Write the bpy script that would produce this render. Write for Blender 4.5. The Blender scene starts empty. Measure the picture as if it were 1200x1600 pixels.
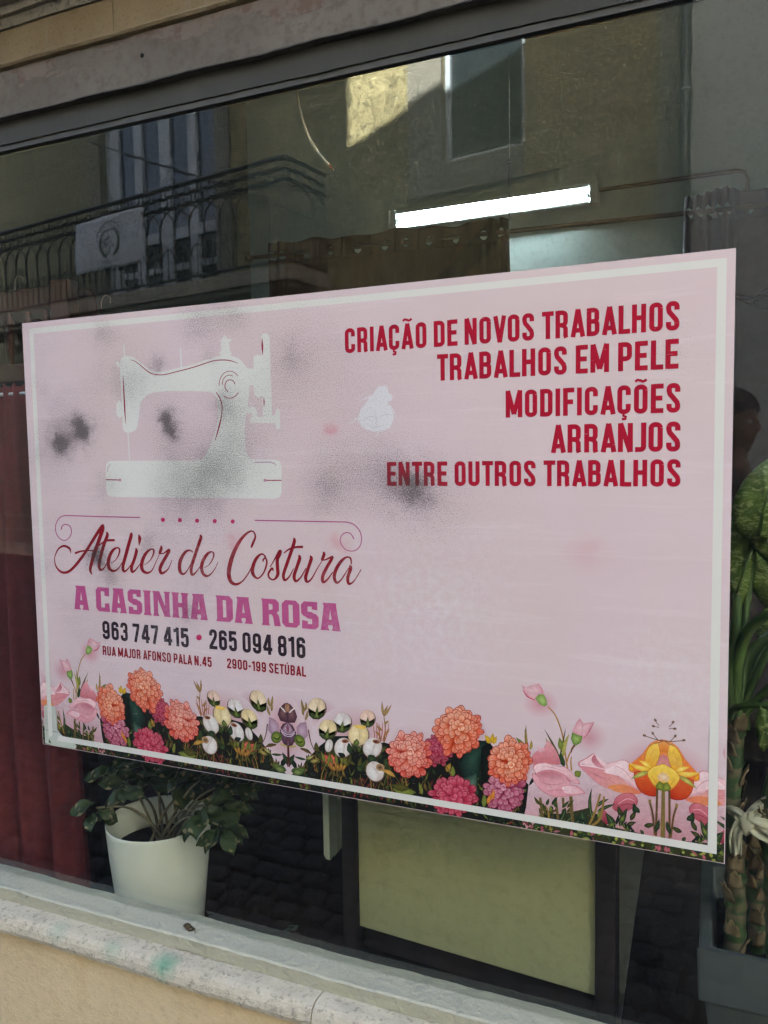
import bpy, bmesh, math, random
from mathutils import Vector, Matrix
from mathutils.geometry import tessellate_polygon
random.seed(7)
scene = bpy.context.scene
COL = scene.collection
R_ = math.radians

# ------------------------------------------------------------------ camera
CAM = (1.5874, -1.46745, 1.55)
AX = ((0.91884989, 0.01606542, -0.39428008), (0.39430371, -0.07656291, 0.9157853), (-0.01547475, -0.99693532, -0.07668448))
FPX = 1234.956
cd = bpy.data.cameras.new('camera'); cam = bpy.data.objects.new('camera', cd); COL.objects.link(cam)
m3 = Matrix(((AX[0][0], -AX[0][1], -AX[0][2]), (AX[1][0], -AX[1][1], -AX[1][2]), (AX[2][0], -AX[2][1], -AX[2][2])))
cam.matrix_world = Matrix.Translation(CAM) @ m3.to_4x4()
cd.sensor_fit = 'VERTICAL'; cd.sensor_height = 36.0; cd.sensor_width = 27.0
cd.lens = FPX / 1600.0 * 36.0
cd.clip_start = 0.02; cd.clip_end = 2000.0
scene.camera = cam

# ------------------------------------------------------------------ sky, sun, exposure
SUN_EL = 30.0
SUN_TRAVEL = Vector((-0.12, -0.855, -0.5)).normalized()
w = bpy.data.worlds.new('World'); scene.world = w; w.use_nodes = True
nt = w.node_tree; bg = nt.nodes['Background']
sky = nt.nodes.new('ShaderNodeTexSky'); sky.sky_type = 'NISHITA'; sky.sun_disc = False
sky.sun_elevation = math.asin(-SUN_TRAVEL.z)
sky.sun_rotation = math.atan2(-SUN_TRAVEL.x, -SUN_TRAVEL.y)
sky.air_density = 0.8; sky.dust_density = 6.0; sky.ozone_density = 0.2
nt.links.new(sky.outputs[0], bg.inputs[0]); bg.inputs[1].default_value = 0.055
sd = bpy.data.lights.new('sun', 'SUN'); sd.energy = 5.0; sd.angle = R_(0.5); sd.color = (1.0, 0.93, 0.82)
sun = bpy.data.objects.new('sun', sd); COL.objects.link(sun)
sun.rotation_euler = (-SUN_TRAVEL).to_track_quat('Z', 'Y').to_euler()
sun.location = (0, 10, 20)
vs = scene.view_settings
vs.view_transform = 'Standard'; vs.look = 'None'; vs.gamma = 1.0; vs.use_curve_mapping = False
vs.exposure = 4.93
scene.render.engine = 'CYCLES'
scene.cycles.use_denoising = True
scene.cycles.max_bounces = 7; scene.cycles.diffuse_bounces = 3; scene.cycles.glossy_bounces = 4
scene.cycles.transparent_max_bounces = 12; scene.cycles.sample_clamp_indirect = 8.0
scene.cycles.use_adaptive_sampling = True; scene.cycles.adaptive_threshold = 0.015
scene.cycles.caustics_reflective = False; scene.cycles.caustics_refractive = False

# ------------------------------------------------------------------ calibrated measuring
def ray(px, py):
    v = Vector((px - 600.0, py - 800.0, FPX)).normalized()
    return Vector([sum(AX[i][j] * v[j] for j in range(3)) for i in range(3)])
def P(px, py, Y):
    """point of the plane y = Y (parallel to the glass) measured in the photograph"""
    r = ray(px, py); t = (Y - CAM[1]) / r.y
    return Vector(CAM) + t * r
def PZ(px, py, Z):
    r = ray(px, py); t = (Z - CAM[2]) / r.z
    return Vector(CAM) + t * r

# ------------------------------------------------------------------ colour and materials
def lin(v):
    v /= 255.0
    return v / 12.92 if v <= 0.04045 else ((v + 0.055) / 1.055) ** 2.4
def srgb(r, g, b): return (lin(r), lin(g), lin(b))
def A4(c): return (c[0], c[1], c[2], 1.0)
MATS = {}
OUT_DIM = {'painted_lintel': .46, 'ochre_limestone': .44, 'grey_cornice_stone': .52, 'sill_limestone': .66, 'cream_base_plaster': .84, 'grey_reveal_paint': .36, 'pale_green_ledge_paint': .54,
        'weathered_ochre_plaster': .56, 'tan_plaster': .64, 'weathered_grey_plaster': .5, 'window_surround_stone': .48, 'pale_grey_render': .66, 'cobble_limestone': .55, 'street_ground': .4}   # outdoor colours scaled down to balance the street against the shop interior
class NT:
    def __init__(s, name):
        s.m = bpy.data.materials.new(name); s.m.use_nodes = True; s.t = s.m.node_tree
        s.b = s.t.nodes['Principled BSDF']; s.o = s.t.nodes['Material Output']
        s._co = None
        MATS[name] = s.m
    def n(s, typ, **kw):
        x = s.t.nodes.new(typ)
        for k, v in kw.items(): setattr(x, k, v)
        return x
    def l(s, a, b): s.t.links.new(a, b)
    def co(s):
        if s._co is None: s._co = s.n('ShaderNodeTexCoord').outputs['Object']
        return s._co
    def mapping(s, scale=(1, 1, 1), loc=(0, 0, 0), rot=(0, 0, 0)):
        m = s.n('ShaderNodeMapping'); s.l(s.co(), m.inputs[0])
        m.inputs['Scale'].default_value = scale; m.inputs['Location'].default_value = loc; m.inputs['Rotation'].default_value = rot
        return m.outputs[0]
    def noise(s, scale, detail=4, rough=0.55, vec=None, dist=0.0):
        x = s.n('ShaderNodeTexNoise'); x.inputs['Scale'].default_value = scale
        x.inputs['Detail'].default_value = detail; x.inputs['Roughness'].default_value = rough
        x.inputs['Distortion'].default_value = dist
        s.l(vec if vec is not None else s.co(), x.inputs['Vector']); return x.outputs[0]
    def ramp(s, fac, stops, interp='LINEAR'):
        x = s.n('ShaderNodeValToRGB'); x.color_ramp.interpolation = interp
        e = x.color_ramp.elements
        while len(e) < len(stops): e.new(0.5)
        for i, (p, c) in enumerate(stops):
            e[i].position = p
            e[i].color = A4(c) if not isinstance(c, (int, float)) else (c, c, c, 1)
        s.l(fac, x.inputs[0]); return x.outputs[0]
    def mix(s, fac, a, b, mode='MIX'):
        x = s.n('ShaderNodeMix', data_type='RGBA', blend_type=mode)
        for sock, v in ((x.inputs[0], fac), (x.inputs[6], a), (x.inputs[7], b)):
            if hasattr(v, 'links'): s.l(v, sock)
            elif isinstance(v, (int, float)): sock.default_value = v
            else: sock.default_value = A4(v)
        return x.outputs[2]
    def math(s, op, a, b=0.0, c=None, clamp=False):
        x = s.n('ShaderNodeMath', operation=op); x.use_clamp = clamp
        for i, v in enumerate((a, b) if c is None else (a, b, c)):
            if hasattr(v, 'links'): s.l(v, x.inputs[i])
            else: x.inputs[i].default_value = v
        return x.outputs[0]
    def bump(s, h, strength=0.3, dist=0.01):
        x = s.n('ShaderNodeBump'); x.inputs['Strength'].default_value = strength; x.inputs['Distance'].default_value = dist
        s.l(h, x.inputs['Height']); s.l(x.outputs[0], s.b.inputs['Normal']); return x
    def fin(s, color, rough=0.6, spec=0.4, metal=0.0):
        k = OUT_DIM.get(s.m.name)
        if k and hasattr(color, 'links'): color = s.mix(1.0, color, (k, k, k), 'MULTIPLY')
        if hasattr(color, 'links'): s.l(color, s.b.inputs['Base Color'])
        else: s.b.inputs['Base Color'].default_value = A4(color)
        if hasattr(rough, 'links'): s.l(rough, s.b.inputs['Roughness'])
        else: s.b.inputs['Roughness'].default_value = rough
        s.b.inputs['Specular IOR Level'].default_value = spec; s.b.inputs['Metallic'].default_value = metal
        return s.m
def simple(name, c, rough=0.6, var=0.25, scale=6.0, spec=0.4, metal=0.0, bump=0.0, bscale=60.0, stretch=(1, 1, 1)):
    n = NT(name)
    v = n.mapping(stretch)
    f = n.noise(scale, 5, 0.6, v)
    lo = tuple(x * (1 - var) for x in c); hi = tuple(min(1, x * (1 + var)) for x in c)
    col = n.ramp(f, [(0.3, lo), (0.7, hi)])
    if bump: n.bump(n.noise(bscale, 4, 0.6, v), bump, 0.004)
    return n.fin(col, rough, spec, metal)

# ------------------------------------------------------------------ mesh helpers
class MB:
    def __init__(s): s.v = []; s.f = []; s.sm = []; s.mi = []
    def add(s, vs_, fs, smooth=False, mi=0):
        o = len(s.v); s.v += [tuple(p) for p in vs_]
        for f in fs: s.f.append(tuple(i + o for i in f)); s.sm.append(smooth); s.mi.append(mi)
        return s
    def box(s, x0, x1, y0, y1, z0, z1, mi=0):
        vs_ = [(x, y, z) for x in (x0, x1) for y in (y0, y1) for z in (z0, z1)]
        return s.add(vs_, [(0, 1, 3, 2), (4, 6, 7, 5), (0, 4, 5, 1), (2, 3, 7, 6), (0, 2, 6, 4), (1, 5, 7, 3)], mi=mi)
    def prism(s, poly, y0, y1, ax='y'):
        """extrude a polygon (a, b) between two values of one axis; ax y: (x,z), x: (y,z), z: (x,y)"""
        n = len(poly)
        mk = {'y': lambda a, b, c: (a, c, b), 'x': lambda a, b, c: (c, a, b), 'z': lambda a, b, c: (a, b, c)}[ax]
        vs_ = [mk(a, b, y0) for a, b in poly] + [mk(a, b, y1) for a, b in poly]
        tris = tessellate_polygon([[Vector((a, b, 0)) for a, b in poly]])
        fs = [tuple(t) for t in tris] + [tuple(i + n for i in reversed(t)) for t in tris]
        fs += [(i, (i + 1) % n, (i + 1) % n + n, i + n) for i in range(n)]
        return s.add(vs_, fs)
    def tube(s, pts, r, seg=8, caps=True, smooth=True):
        pts = [Vector(p) for p in pts]; n = len(pts)
        rr = r if isinstance(r, (list, tuple)) else [r] * n
        t0 = (pts[1] - pts[0]).normalized()
        up = Vector((0, 0, 1)) if abs(t0.z) < 0.9 else Vector((1, 0, 0))
        u = t0.cross(up).normalized(); vs_ = []; 
        for i, p in enumerate(pts):
            t = (pts[min(i + 1, n - 1)] - pts[max(i - 1, 0)]).normalized()
            u = (u - t * u.dot(t)).normalized(); v = t.cross(u)
            for k in range(seg):
                a = 2 * math.pi * k / seg
                vs_.append(p + (u * math.cos(a) + v * math.sin(a)) * rr[i])
        fs = [(i * seg + k, i * seg + (k + 1) % seg, (i + 1) * seg + (k + 1) % seg, (i + 1) * seg + k) for i in range(n - 1) for k in range(seg)]
        if caps:
            fs.append(tuple(range(seg - 1, -1, -1))); fs.append(tuple((n - 1) * seg + k for k in range(seg)))
        return s.add(vs_, fs, smooth)
    def lathe(s, prof, c, seg=40, smooth=True):
        vs_ = []; n = len(prof)
        for r, z in prof:
            for k in range(seg):
                a = 2 * math.pi * k / seg
                vs_.append((c[0] + r * math.cos(a), c[1] + r * math.sin(a), c[2] + z))
        fs = [(i * seg + k, i * seg + (k + 1) % seg, (i + 1) * seg + (k + 1) % seg, (i + 1) * seg + k) for i in range(n - 1) for k in range(seg)]
        return s.add(vs_, fs, smooth)
    def grid(s, fn, nu, nv, smooth=True):
        vs_ = [fn(i / nu, j / nv) for j in range(nv + 1) for i in range(nu + 1)]
        W = nu + 1
        fs = [(j * W + i, j * W + i + 1, (j + 1) * W + i + 1, (j + 1) * W + i) for j in range(nv) for i in range(nu)]
        return s.add(vs_, fs, smooth)
    def mesh(s, name, mats):
        me = bpy.data.meshes.new(name); me.from_pydata(s.v, [], s.f)
        for mt in (mats if isinstance(mats, (list, tuple)) else [mats]): me.materials.append(mt)
        me.polygons.foreach_set('use_smooth', s.sm)
        me.polygons.foreach_set('material_index', s.mi); me.update(); return me
    def build(s, name, mats, parent=None, local=False, bevel=0.0, solid=0.0, seg=2):
        o = bpy.data.objects.new(name, s.mesh(name, mats)); COL.objects.link(o)
        if solid:
            md = o.modifiers.new('solid', 'SOLIDIFY'); md.thickness = solid; md.offset = 0
        if bevel:
            md = o.modifiers.new('bevel', 'BEVEL'); md.width = bevel; md.segments = seg; md.limit_method = 'ANGLE'; md.angle_limit = R_(40)
        if parent is not None: attach(o, parent, local)
        return o
def attach(o, parent, local=False):
    o.parent = parent
    if not local:
        L = Vector((0, 0, 0)); q = parent
        while q is not None: L += q.location; q = q.parent
        o.location = -L
def tag(o, label=None, cat=None, group=None, kind=None):
    if label: o['label'] = label
    if cat: o['category'] = cat
    if group: o['group'] = group
    if kind: o['kind'] = kind
    return o
def empty(name, loc, label=None, cat=None, group=None, rz=0.0):
    o = bpy.data.objects.new(name, None); COL.objects.link(o); o.location = loc; o.rotation_euler = (0, 0, rz)
    o.empty_display_size = 0.1
    return tag(o, label, cat, group)
def smooth_path(pts, k=6):
    """Catmull-Rom through points of any dimension"""
    n = len(pts); out = []
    for i in range(n - 1):
        p0 = pts[max(i - 1, 0)]; p1 = pts[i]; p2 = pts[i + 1]; p3 = pts[min(i + 2, n - 1)]
        for j in range(k):
            t = j / k
            out.append(tuple(0.5 * (2 * b + (c - a) * t + (2 * a - 5 * b + 4 * c - d) * t * t + (3 * b - a - 3 * c + d) * t ** 3) for a, b, c, d in zip(p0, p1, p2, p3)))
    out.append(tuple(pts[-1])); return out

# ------------------------------------------------------------------ surface materials
def m_lintel():
    n = NT('painted_lintel')
    big = n.noise(3.0, 5, 0.6); fine = n.noise(45, 5, 0.65)
    base = n.mix(n.ramp(big, [(0.35, 0), (0.65, 1)]), srgb(140, 132, 122), srgb(160, 152, 141))
    base = n.mix(n.ramp(fine, [(0.45, 0), (0.75, 1)]), base, srgb(126, 116, 106))
    # flaked patches, most of them near the upper arris where water gets in
    sep = n.n('ShaderNodeSeparateXYZ'); n.l(n.co(), sep.inputs[0])
    h = n.math('MULTIPLY_ADD', sep.outputs['Z'], 9.0, -21.65)
    fl = n.noise(11.0, 6, 0.7, n.mapping((0.7, 1, 2.2)), 0.6)
    mask = n.ramp(n.math('MULTIPLY_ADD', h, 0.28, fl), [(0.60, 0), (0.625, 1)])
    fl2 = n.noise(19.0, 4, 0.6)
    under = n.mix(n.ramp(fl2, [(0.42, 0), (0.5, 1)]), srgb(140, 120, 110), srgb(156, 142, 132))
    col = n.mix(mask, base, under)
    bh = n.math('SUBTRACT', n.math('MULTIPLY', fine, 0.4), n.math('MULTIPLY', mask, 0.5))
    n.bump(bh, 0.5, 0.003)
    return n.fin(col, 0.85, 0.2)
def m_frieze():
    n = NT('ochre_limestone')
    drip = n.noise(9.0, 4, 0.6, n.mapping((1, 1, 0.06)))
    big = n.noise(4.0, 5, 0.6); gr = n.noise(160, 4, 0.7)
    c = n.mix(n.ramp(big, [(0.3, 0), (0.7, 1)]), srgb(164, 144, 112), srgb(190, 172, 140))
    c = n.mix(n.ramp(drip, [(0.56, 0), (0.66, 0.75)]), c, srgb(128, 100, 68))
    c = n.mix(n.ramp(n.noise(14, 4, 0.6, n.mapping((1, 1, 0.08), (3, 0, 0))), [(0.60, 0), (0.70, 0.6)]), c, srgb(190, 180, 160))
    c = n.mix(n.ramp(gr, [(0.55, 0), (0.72, 0.6)]), c, srgb(110, 84, 54))
    n.bump(gr, 0.35, 0.002)
    return n.fin(c, 0.9, 0.15)
def m_stone(name, a, b, green=False):
    n = NT(name)
    big = n.noise(5.0, 5, 0.6); gr = n.noise(190, 4, 0.7); md = n.noise(28, 4, 0.6)
    c = n.mix(n.ramp(big, [(0.3, 0), (0.7, 1)]), a, b)
    c = n.mix(n.ramp(md, [(0.5, 0), (0.75, 0.45)]), c, tuple(x * 0.66 for x in a))
    pit = n.noise(62, 5, 0.8)
    c = n.mix(n.ramp(gr, [(0.56, 0), (0.74, 0.55)]), c, tuple(x * 0.5 for x in a))
    c = n.mix(n.ramp(pit, [(0.54, 0), (0.63, 0.8)]), c, tuple(x * 0.45 for x in a))
    c = n.mix(n.ramp(n.noise(9, 6, 0.75), [(0.52, 0), (0.70, 0.45)]), c, tuple(x * 0.62 for x in b))
    if green:
        for (x, y, z), r, k in (((0.44, -0.103, 0.402), 0.045, 0.75), ((0.292, -0.103, 0.402), 0.035, 0.32), ((0.12, -0.098, 0.408), 0.04, 0.28)):
            d = n.n('ShaderNodeVectorMath', operation='DISTANCE'); n.l(n.co(), d.inputs[0]); d.inputs[1].default_value = (x, y, z)
            g = n.math('MULTIPLY_ADD', n.noise(60, 4, 0.7), -0.045, n.math('ADD', d.outputs['Value'], 0.022))
            c = n.mix(n.ramp(n.math('DIVIDE', g, r), [(0.1, k), (1.0, 0)]), c, srgb(96, 176, 140))
    n.bump(n.math('ADD', n.math('MULTIPLY', gr, 0.4), n.math('ADD', n.math('MULTIPLY', md, 0.5), n.math('MULTIPLY', pit, 0.8))), 0.9, 0.006)
    return n.fin(c, 0.9, 0.15)
def m_plaster(name, a, b, stain, k=0.5):
    n = NT(name)
    big = n.noise(2.2, 5, 0.6); gr = n.noise(120, 4, 0.65); st = n.noise(5.0, 6, 0.7, n.mapping((1, 1, 0.5)))
    c = n.mix(n.ramp(big, [(0.3, 0), (0.7, 1)]), a, b)
    c = n.mix(n.ramp(st, [(0.55, 0), (0.75, k)]), c, stain)
    md = n.noise(34, 5, 0.7)
    c = n.mix(n.ramp(md, [(0.50, 0), (0.70, 0.45)]), c, tuple(x * 0.7 for x in a))
    n.bump(n.math('ADD', n.math('MULTIPLY', gr, 0.6), n.math('ADD', big, md)), 0.5, 0.005)
    return n.fin(c, 0.9, 0.15)
def m_ledge():
    n = NT('pale_green_ledge_paint')
    big = n.noise(6, 5, 0.6); ob = n.noise(70, 3, 0.55, None, 0.4); dirt = n.noise(22, 5, 0.7)
    c = n.mix(n.ramp(big, [(0.3, 0), (0.7, 1)]), srgb(216, 212, 182), srgb(227, 222, 193))
    c = n.mix(n.ramp(dirt, [(0.58, 0), (0.78, 0.5)]), c, srgb(150, 152, 140))
    n.bump(ob, 0.9, 0.006)
    return n.fin(c, 0.55, 0.35)
LINTEL = m_lintel(); FRIEZE = m_frieze(); LEDGE = m_ledge()
CORNICE = m_stone('grey_cornice_stone', srgb(176, 168, 152), srgb(196, 188, 172))
SILL = m_stone('sill_limestone', srgb(232, 218, 188), srgb(244, 232, 204), True)
WALLBASE = m_plaster('cream_base_plaster', srgb(226, 200, 156), srgb(238, 216, 174), srgb(206, 164, 104), 0.6)
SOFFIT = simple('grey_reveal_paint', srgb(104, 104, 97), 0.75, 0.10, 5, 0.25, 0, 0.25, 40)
FRAMEDK = simple('dark_window_frame', srgb(70, 70, 66), 0.7, 0.2, 20)
ROOMWALL = m_plaster('pale_room_wall', srgb(194, 207, 204), srgb(204, 216, 212), srgb(178, 190, 187), 0.5)
FLOORIN = m_plaster('brown_shop_floor', srgb(46, 37, 33), srgb(58, 47, 41), srgb(34, 28, 26), 0.6)
UPPER = m_plaster('cream_upper_plaster', srgb(214, 198, 166), srgb(226, 212, 184), srgb(170, 150, 118), 0.5)
ROOFT = simple('clay_roof', srgb(166, 96, 66), 0.85, 0.3, 9)

# ------------------------------------------------------------------ the shop building (window front, upper floors)
def M(): return MB()
shop = empty('shop_building', (0.8, 0.2, 0), 'cream stone-trimmed shop front holding the display window', 'building')
XL, XR = -2.7, 3.3           # window opening
WX0, WX1 = -4.5, 4.6         # width of the front
def rough_prism(prof, x0, x1, step=0.02, amp=0.0012, seed=1):
    """moulding: a (y,z) profile swept along x with slightly uneven arrises"""
    rnd = random.Random(seed); n = len(prof); k = max(1, int((x1 - x0) / step)); vs_ = []; fs = []
    ph = [rnd.uniform(0, 6) for _ in range(6)]
    for i in range(k + 1):
        x = x0 + (x1 - x0) * i / k
        wob = amp * (math.sin(x * 9 + ph[0]) + 0.6 * math.sin(x * 23 + ph[1]) + 0.5 * math.sin(x * 61 + ph[2]))
        for y, z in prof: vs_.append((x, y + wob * 0.6 + rnd.uniform(-amp, amp) * 0.5, z + wob + rnd.uniform(-amp, amp) * 0.7))
    for i in range(k):
        for j in range(n): fs.append((i * n + j, (i + 1) * n + j, (i + 1) * n + (j + 1) % n, i * n + (j + 1) % n))
    fs.append(tuple(range(n))); fs.append(tuple(k * n + j for j in reversed(range(n))))
    return MB().add(vs_, fs)
LY = -0.030                  # face of the lintel
rough_prism([(LY, 2.3555), (LY, 2.460), (0.04, 2.460), (0.04, 2.3555)], WX0, WX1, 0.02, 0.0012, 2).build('lintel', LINTEL, shop)
rough_prism([(LY + .002, 2.4605), (LY - .009, 2.463), (LY - .013, 2.468), (LY - .009, 2.474), (LY + .003, 2.478), (0.04, 2.478), (0.04, 2.4605)], WX0, WX1, 0.02, 0.0009, 3).build('bead_moulding', FRIEZE, shop)
# grey painted fascia above the pane, its lower edge rough with old paint
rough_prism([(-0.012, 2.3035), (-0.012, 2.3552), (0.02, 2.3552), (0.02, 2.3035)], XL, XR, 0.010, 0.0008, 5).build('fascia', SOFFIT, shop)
for i, (a, b) in enumerate(((WX0, -0.66), (-0.6585, 0.3355), (0.3372, 1.42), (1.4217, WX1))):      # frieze blocks
    rough_prism([(LY + .003, 2.4785), (LY + .005, 2.5545), (0.04, 2.5545), (0.04, 2.4785)], a, b, 0.03, 0.0006, 10 + i).build('frieze_block', FRIEZE, shop)
rough_prism([(LY - .001, 2.555), (LY - .007, 2.574), (LY - .017, 2.5755), (LY - .019, 2.592), (LY - .035, 2.594), (LY - .06, 2.616), (LY - .09, 2.645), (LY - .13, 2.665),
             (LY - .135, 2.70), (LY - .24, 2.705), (LY - .245, 2.76), (0.04, 2.80), (0.04, 2.555)], WX0, WX1, 0.04, 0.0010, 20).build('cornice', CORNICE, shop)
MB().tube([(0.415, LY - .0012, 2.413), (0.415, LY + .012, 2.414)], [0.0046, 0.003], 9).build('bolt_hole', simple('hole_dark', (0.004, 0.004, 0.004), 0.95), shop)
# wall above and beside the opening
MB().box(WX0, WX1, 0.041, 0.09, 2.34, 4.85).build('upper_wall', UPPER, shop)
MB().box(WX0, WX1, -0.02, 0.04, 2.801, 4.85).build('front_wall', UPPER, shop)
MB().box(WX0, XL, -0.025, 0.30, 0, 2.3545).build('pier', WALLBASE, shop)
MB().box(XR, WX1, -0.025, 0.30, 0, 2.3545).build('pier', WALLBASE, shop)
# base wall, sill of two stones with an open joint, painted ledge
MB().box(XL, XR, -0.088, 0.03, 0, 0.362).build('base_wall', WALLBASE, shop)
def sill_prof():
    p = [(-0.054, 0.405), (-0.085, 0.4062), (-0.098, 0.404), (-0.1065, 0.398), (-0.112, 0.388), (-0.115, 0.374), (-0.113, 0.364), (-0.105, 0.3605), (-0.087, 0.360), (-0.03, 0.362), (-0.03, 0.405)]
    return p
rough_prism(sill_prof(), XL, 0.8205, 0.012, 0.0010, 31).build('sill_stone', SILL, shop)
rough_prism(sill_prof(), 0.8235, XR, 0.012, 0.0010, 32).build('sill_stone', SILL, shop)
rough_prism([(-0.055, 0.4055), (-0.056, 0.436), (-0.052, 0.4395), (-0.004, 0.4405), (0.026, 0.4405), (0.026, 0.4055)], XL, XR, 0.012, 0.0008, 33).build('window_ledge', LEDGE, shop)
# thin frame strips round the pane
MB().box(XL, XR, -0.008, 0.014, 2.2905, 2.3028).build('window_frame', FRAMEDK, shop)
# a thread of old sealant along the lintel arris
pts = []
for i in range(90):
    x = 0.2 + 1.35 * i / 89
    pts.append((x, LY - 0.0008 + 0.0006 * math.sin(i * 1.7), 2.3553 + 0.0015 * math.sin(i * 0.33) + random.uniform(-0.0007, 0.0007)))
MB().tube(pts, [0.0014 + 0.0010 * abs(math.sin(i * 0.21)) for i in range(90)], 6).build('sealant_bead', FRAMEDK, shop)
pts = [(-0.25 + 0.9 * i / 50, LY - 0.0006, 2.356 + 0.001 * math.sin(i * 0.5)) for i in range(51)]
MB().tube(pts, [0.001 + 0.0011 * abs(math.sin(i * 0.13)) for i in range(51)], 6).build('sealant_bead', FRAMEDK, shop)
# upper floors and gable, out of view, edge shaped to throw the shadow line on the house opposite
def back_to(pt, Y):
    t = (Y - pt[1]) / (-SUN_TRAVEL.y); return Vector(pt) - SUN_TRAVEL * t
OANG = R_(9.2)
OPP0 = Vector((1.6, -6.1, 0)); OU = Vector((math.cos(OANG), math.sin(OANG), 0)); ON = Vector((-math.sin(OANG), math.cos(OANG), 0))
def OP(s, n, z): return OPP0 + OU * s + ON * n + Vector((0, 0, z))
GY = 1.2
ga = back_to(OP(-3.97, 0, 4.85), GY); gb = back_to(OP(-2.78, 0, 5.19), GY)
sl = (gb.z - ga.z) / (gb.x - ga.x)
gable = [(ga.x - 0.1, 4.86), (WX1 + 3.0, 4.86), (WX1 + 3.0, ga.z + sl * (WX1 - ga.x) * 0.9), (WX1, ga.z + sl * (WX1 - ga.x)), (ga.x - 0.1, ga.z - sl * 0.1)]
MB().prism(gable, GY - 0.15, GY + 0.15).build('gable_wall', UPPER, shop)
MB().prism([(ga.x - 0.1, 4.86), (WX1 + 3, 4.86), (WX1 + 3, ga.z - 0.25), (ga.x - 0.1, ga.z - 0.25)], GY + 0.15, GY + 7).build('upper_floors', UPPER, shop)
MB().box(WX0, WX1, -0.02, GY - 0.15, 4.855, 5.02).build('terrace_slab', CORNICE, shop)
nb = empty('neighbour_building', (ga.x - 4, 3, 0), 'taller plain house adjoining the shop on the left', 'building', 'houses adjoining the shop')
MB().box(ga.x - 9, ga.x, GY - 0.15, GY + 8, 5.02, 14.5).build('wall', UPPER, nb)  # out of view; edge and height set to shade the house opposite
MB().box(ga.x - 9, WX0 - 0.004, -0.02, GY + 8, 0.0, 5.016).build('lower_wall', UPPER, nb)
MB().box(ga.x - 9.2, ga.x + 0.001, GY - 0.35, GY + 8.2, 14.5, 14.75).build('roof', ROOFT, nb)
nb2 = empty('neighbour_building', (7, 3, 0), 'plain house adjoining the shop on the right', 'building', 'houses adjoining the shop')
MB().box(WX1 + 0.004, WX1 + 8, -0.05, 6, 0, 4.85).build('wall', UPPER, nb2)
MB().box(WX1 - 0.1, WX1 + 8.2, -0.25, GY - 0.16, 5.03, 5.2).build('roof', ROOFT, nb2)

# ------------------------------------------------------------------ interior shell
FZ = 0.22; BY = 3.05; CZ = 4.68
tag(MB().box(-4.4, 3.4, 0.031, BY + 0.2, FZ - 0.12, FZ).build('floor', FLOORIN), kind='structure')
tag(MB().box(-4.4, 3.4, BY, BY + 0.15, FZ, CZ).build('wall_back', ROOMWALL), kind='structure')
tag(MB().box(-4.55, -4.4, 0.05, BY + 0.15, FZ, CZ).build('wall_left', ROOMWALL), kind='structure')
tag(MB().box(3.4, 3.55, 0.05, BY + 0.15, FZ, CZ).build('wall_right', ROOMWALL), kind='structure')
tag(MB().box(-4.55, 3.55, 0.05, BY + 0.15, CZ, CZ + 0.15).build('ceiling', simple('dark_ceiling_boards', srgb(84, 74, 64), 0.7, 0.2, 5)), kind='structure')

PARTW = m_plaster('grey_partition_paint', srgb(84, 92, 96), srgb(92, 100, 103), srgb(74, 80, 84), 0.5)  # partition added at the rail end, coloured dark to dim the room's left
tag(MB().prism([(-4.4, 2.03), (-0.635, 2.03), (-0.72, 2.055), (-4.4, 2.055)], FZ, CZ, 'z').build('wall_partition', PARTW), kind='structure')

# ------------------------------------------------------------------ the glass
def m_glass():
    n = NT('window_glass'); t = n.t; t.nodes.remove(n.b)
    tr = n.n('ShaderNodeBsdfTransparent'); tr.inputs[0].default_value = (0.95, 0.97, 0.96, 1)
    gl = n.n('ShaderNodeBsdfGlossy'); gl.inputs['Roughness'].default_value = 0.0; gl.inputs['Color'].default_value = (0.90, 0.97, 1.0, 1)
    fr = n.n('ShaderNodeFresnel'); ge = n.n('ShaderNodeNewGeometry')      # the sheet reflects alike from both sides
    n.l(n.math('ADD', n.math('MULTIPLY', ge.outputs['Backfacing'], 1 / 1.52 - 1.52), 1.52), fr.inputs['IOR'])
    f2 = n.math('DIVIDE', n.math('MULTIPLY', fr.outputs[0], 2.0), n.math('ADD', fr.outputs[0], 1.0))   # both faces of the sheet
    # dust film, a little scatter
    df = n.n('ShaderNodeBsdfDiffuse'); df.inputs[0].default_value = (0.5, 0.52, 0.5, 1)
    mx = n.n('ShaderNodeMixShader'); n.l(f2, mx.inputs[0]); n.l(tr.outputs[0], mx.inputs[1]); n.l(gl.outputs[0], mx.inputs[2])
    m2 = n.n('ShaderNodeMixShader'); n.l(n.ramp(n.noise(3.0, 6, 0.7), [(0.35, 0.003), (0.75, 0.012)]), m2.inputs[0])
    n.l(mx.outputs[0], m2.inputs[1]); n.l(df.outputs[0], m2.inputs[2])
    n.l(m2.outputs[0], n.o.inputs[0]); return n.m
def m_clear():
    n = NT('glass_inner_face'); n.t.nodes.remove(n.b)
    tr = n.n('ShaderNodeBsdfTransparent'); tr.inputs[0].default_value = (0.98, 0.99, 0.985, 1)
    n.l(tr.outputs[0], n.o.inputs[0]); return n.m
GLASS = m_glass(); CLEAR = m_clear()
g = MB(); x0, x1, z0, z1 = XL + 0.003, XR - 0.003, 0.4405, 2.2903
vs_ = [(x, y, z) for x in (x0, x1) for y in (0.0, 0.006) for z in (z0, z1)]
g.add(vs_, [(0, 4, 5, 1)], mi=0); g.add(vs_, [(0, 1, 3, 2), (4, 6, 7, 5), (2, 3, 7, 6), (0, 2, 6, 4), (1, 5, 7, 3)], mi=1)
pane = g.build('window_pane', [GLASS, CLEAR]); tag(pane, 'large shop window pane reflecting the houses across the street', 'window')

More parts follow.
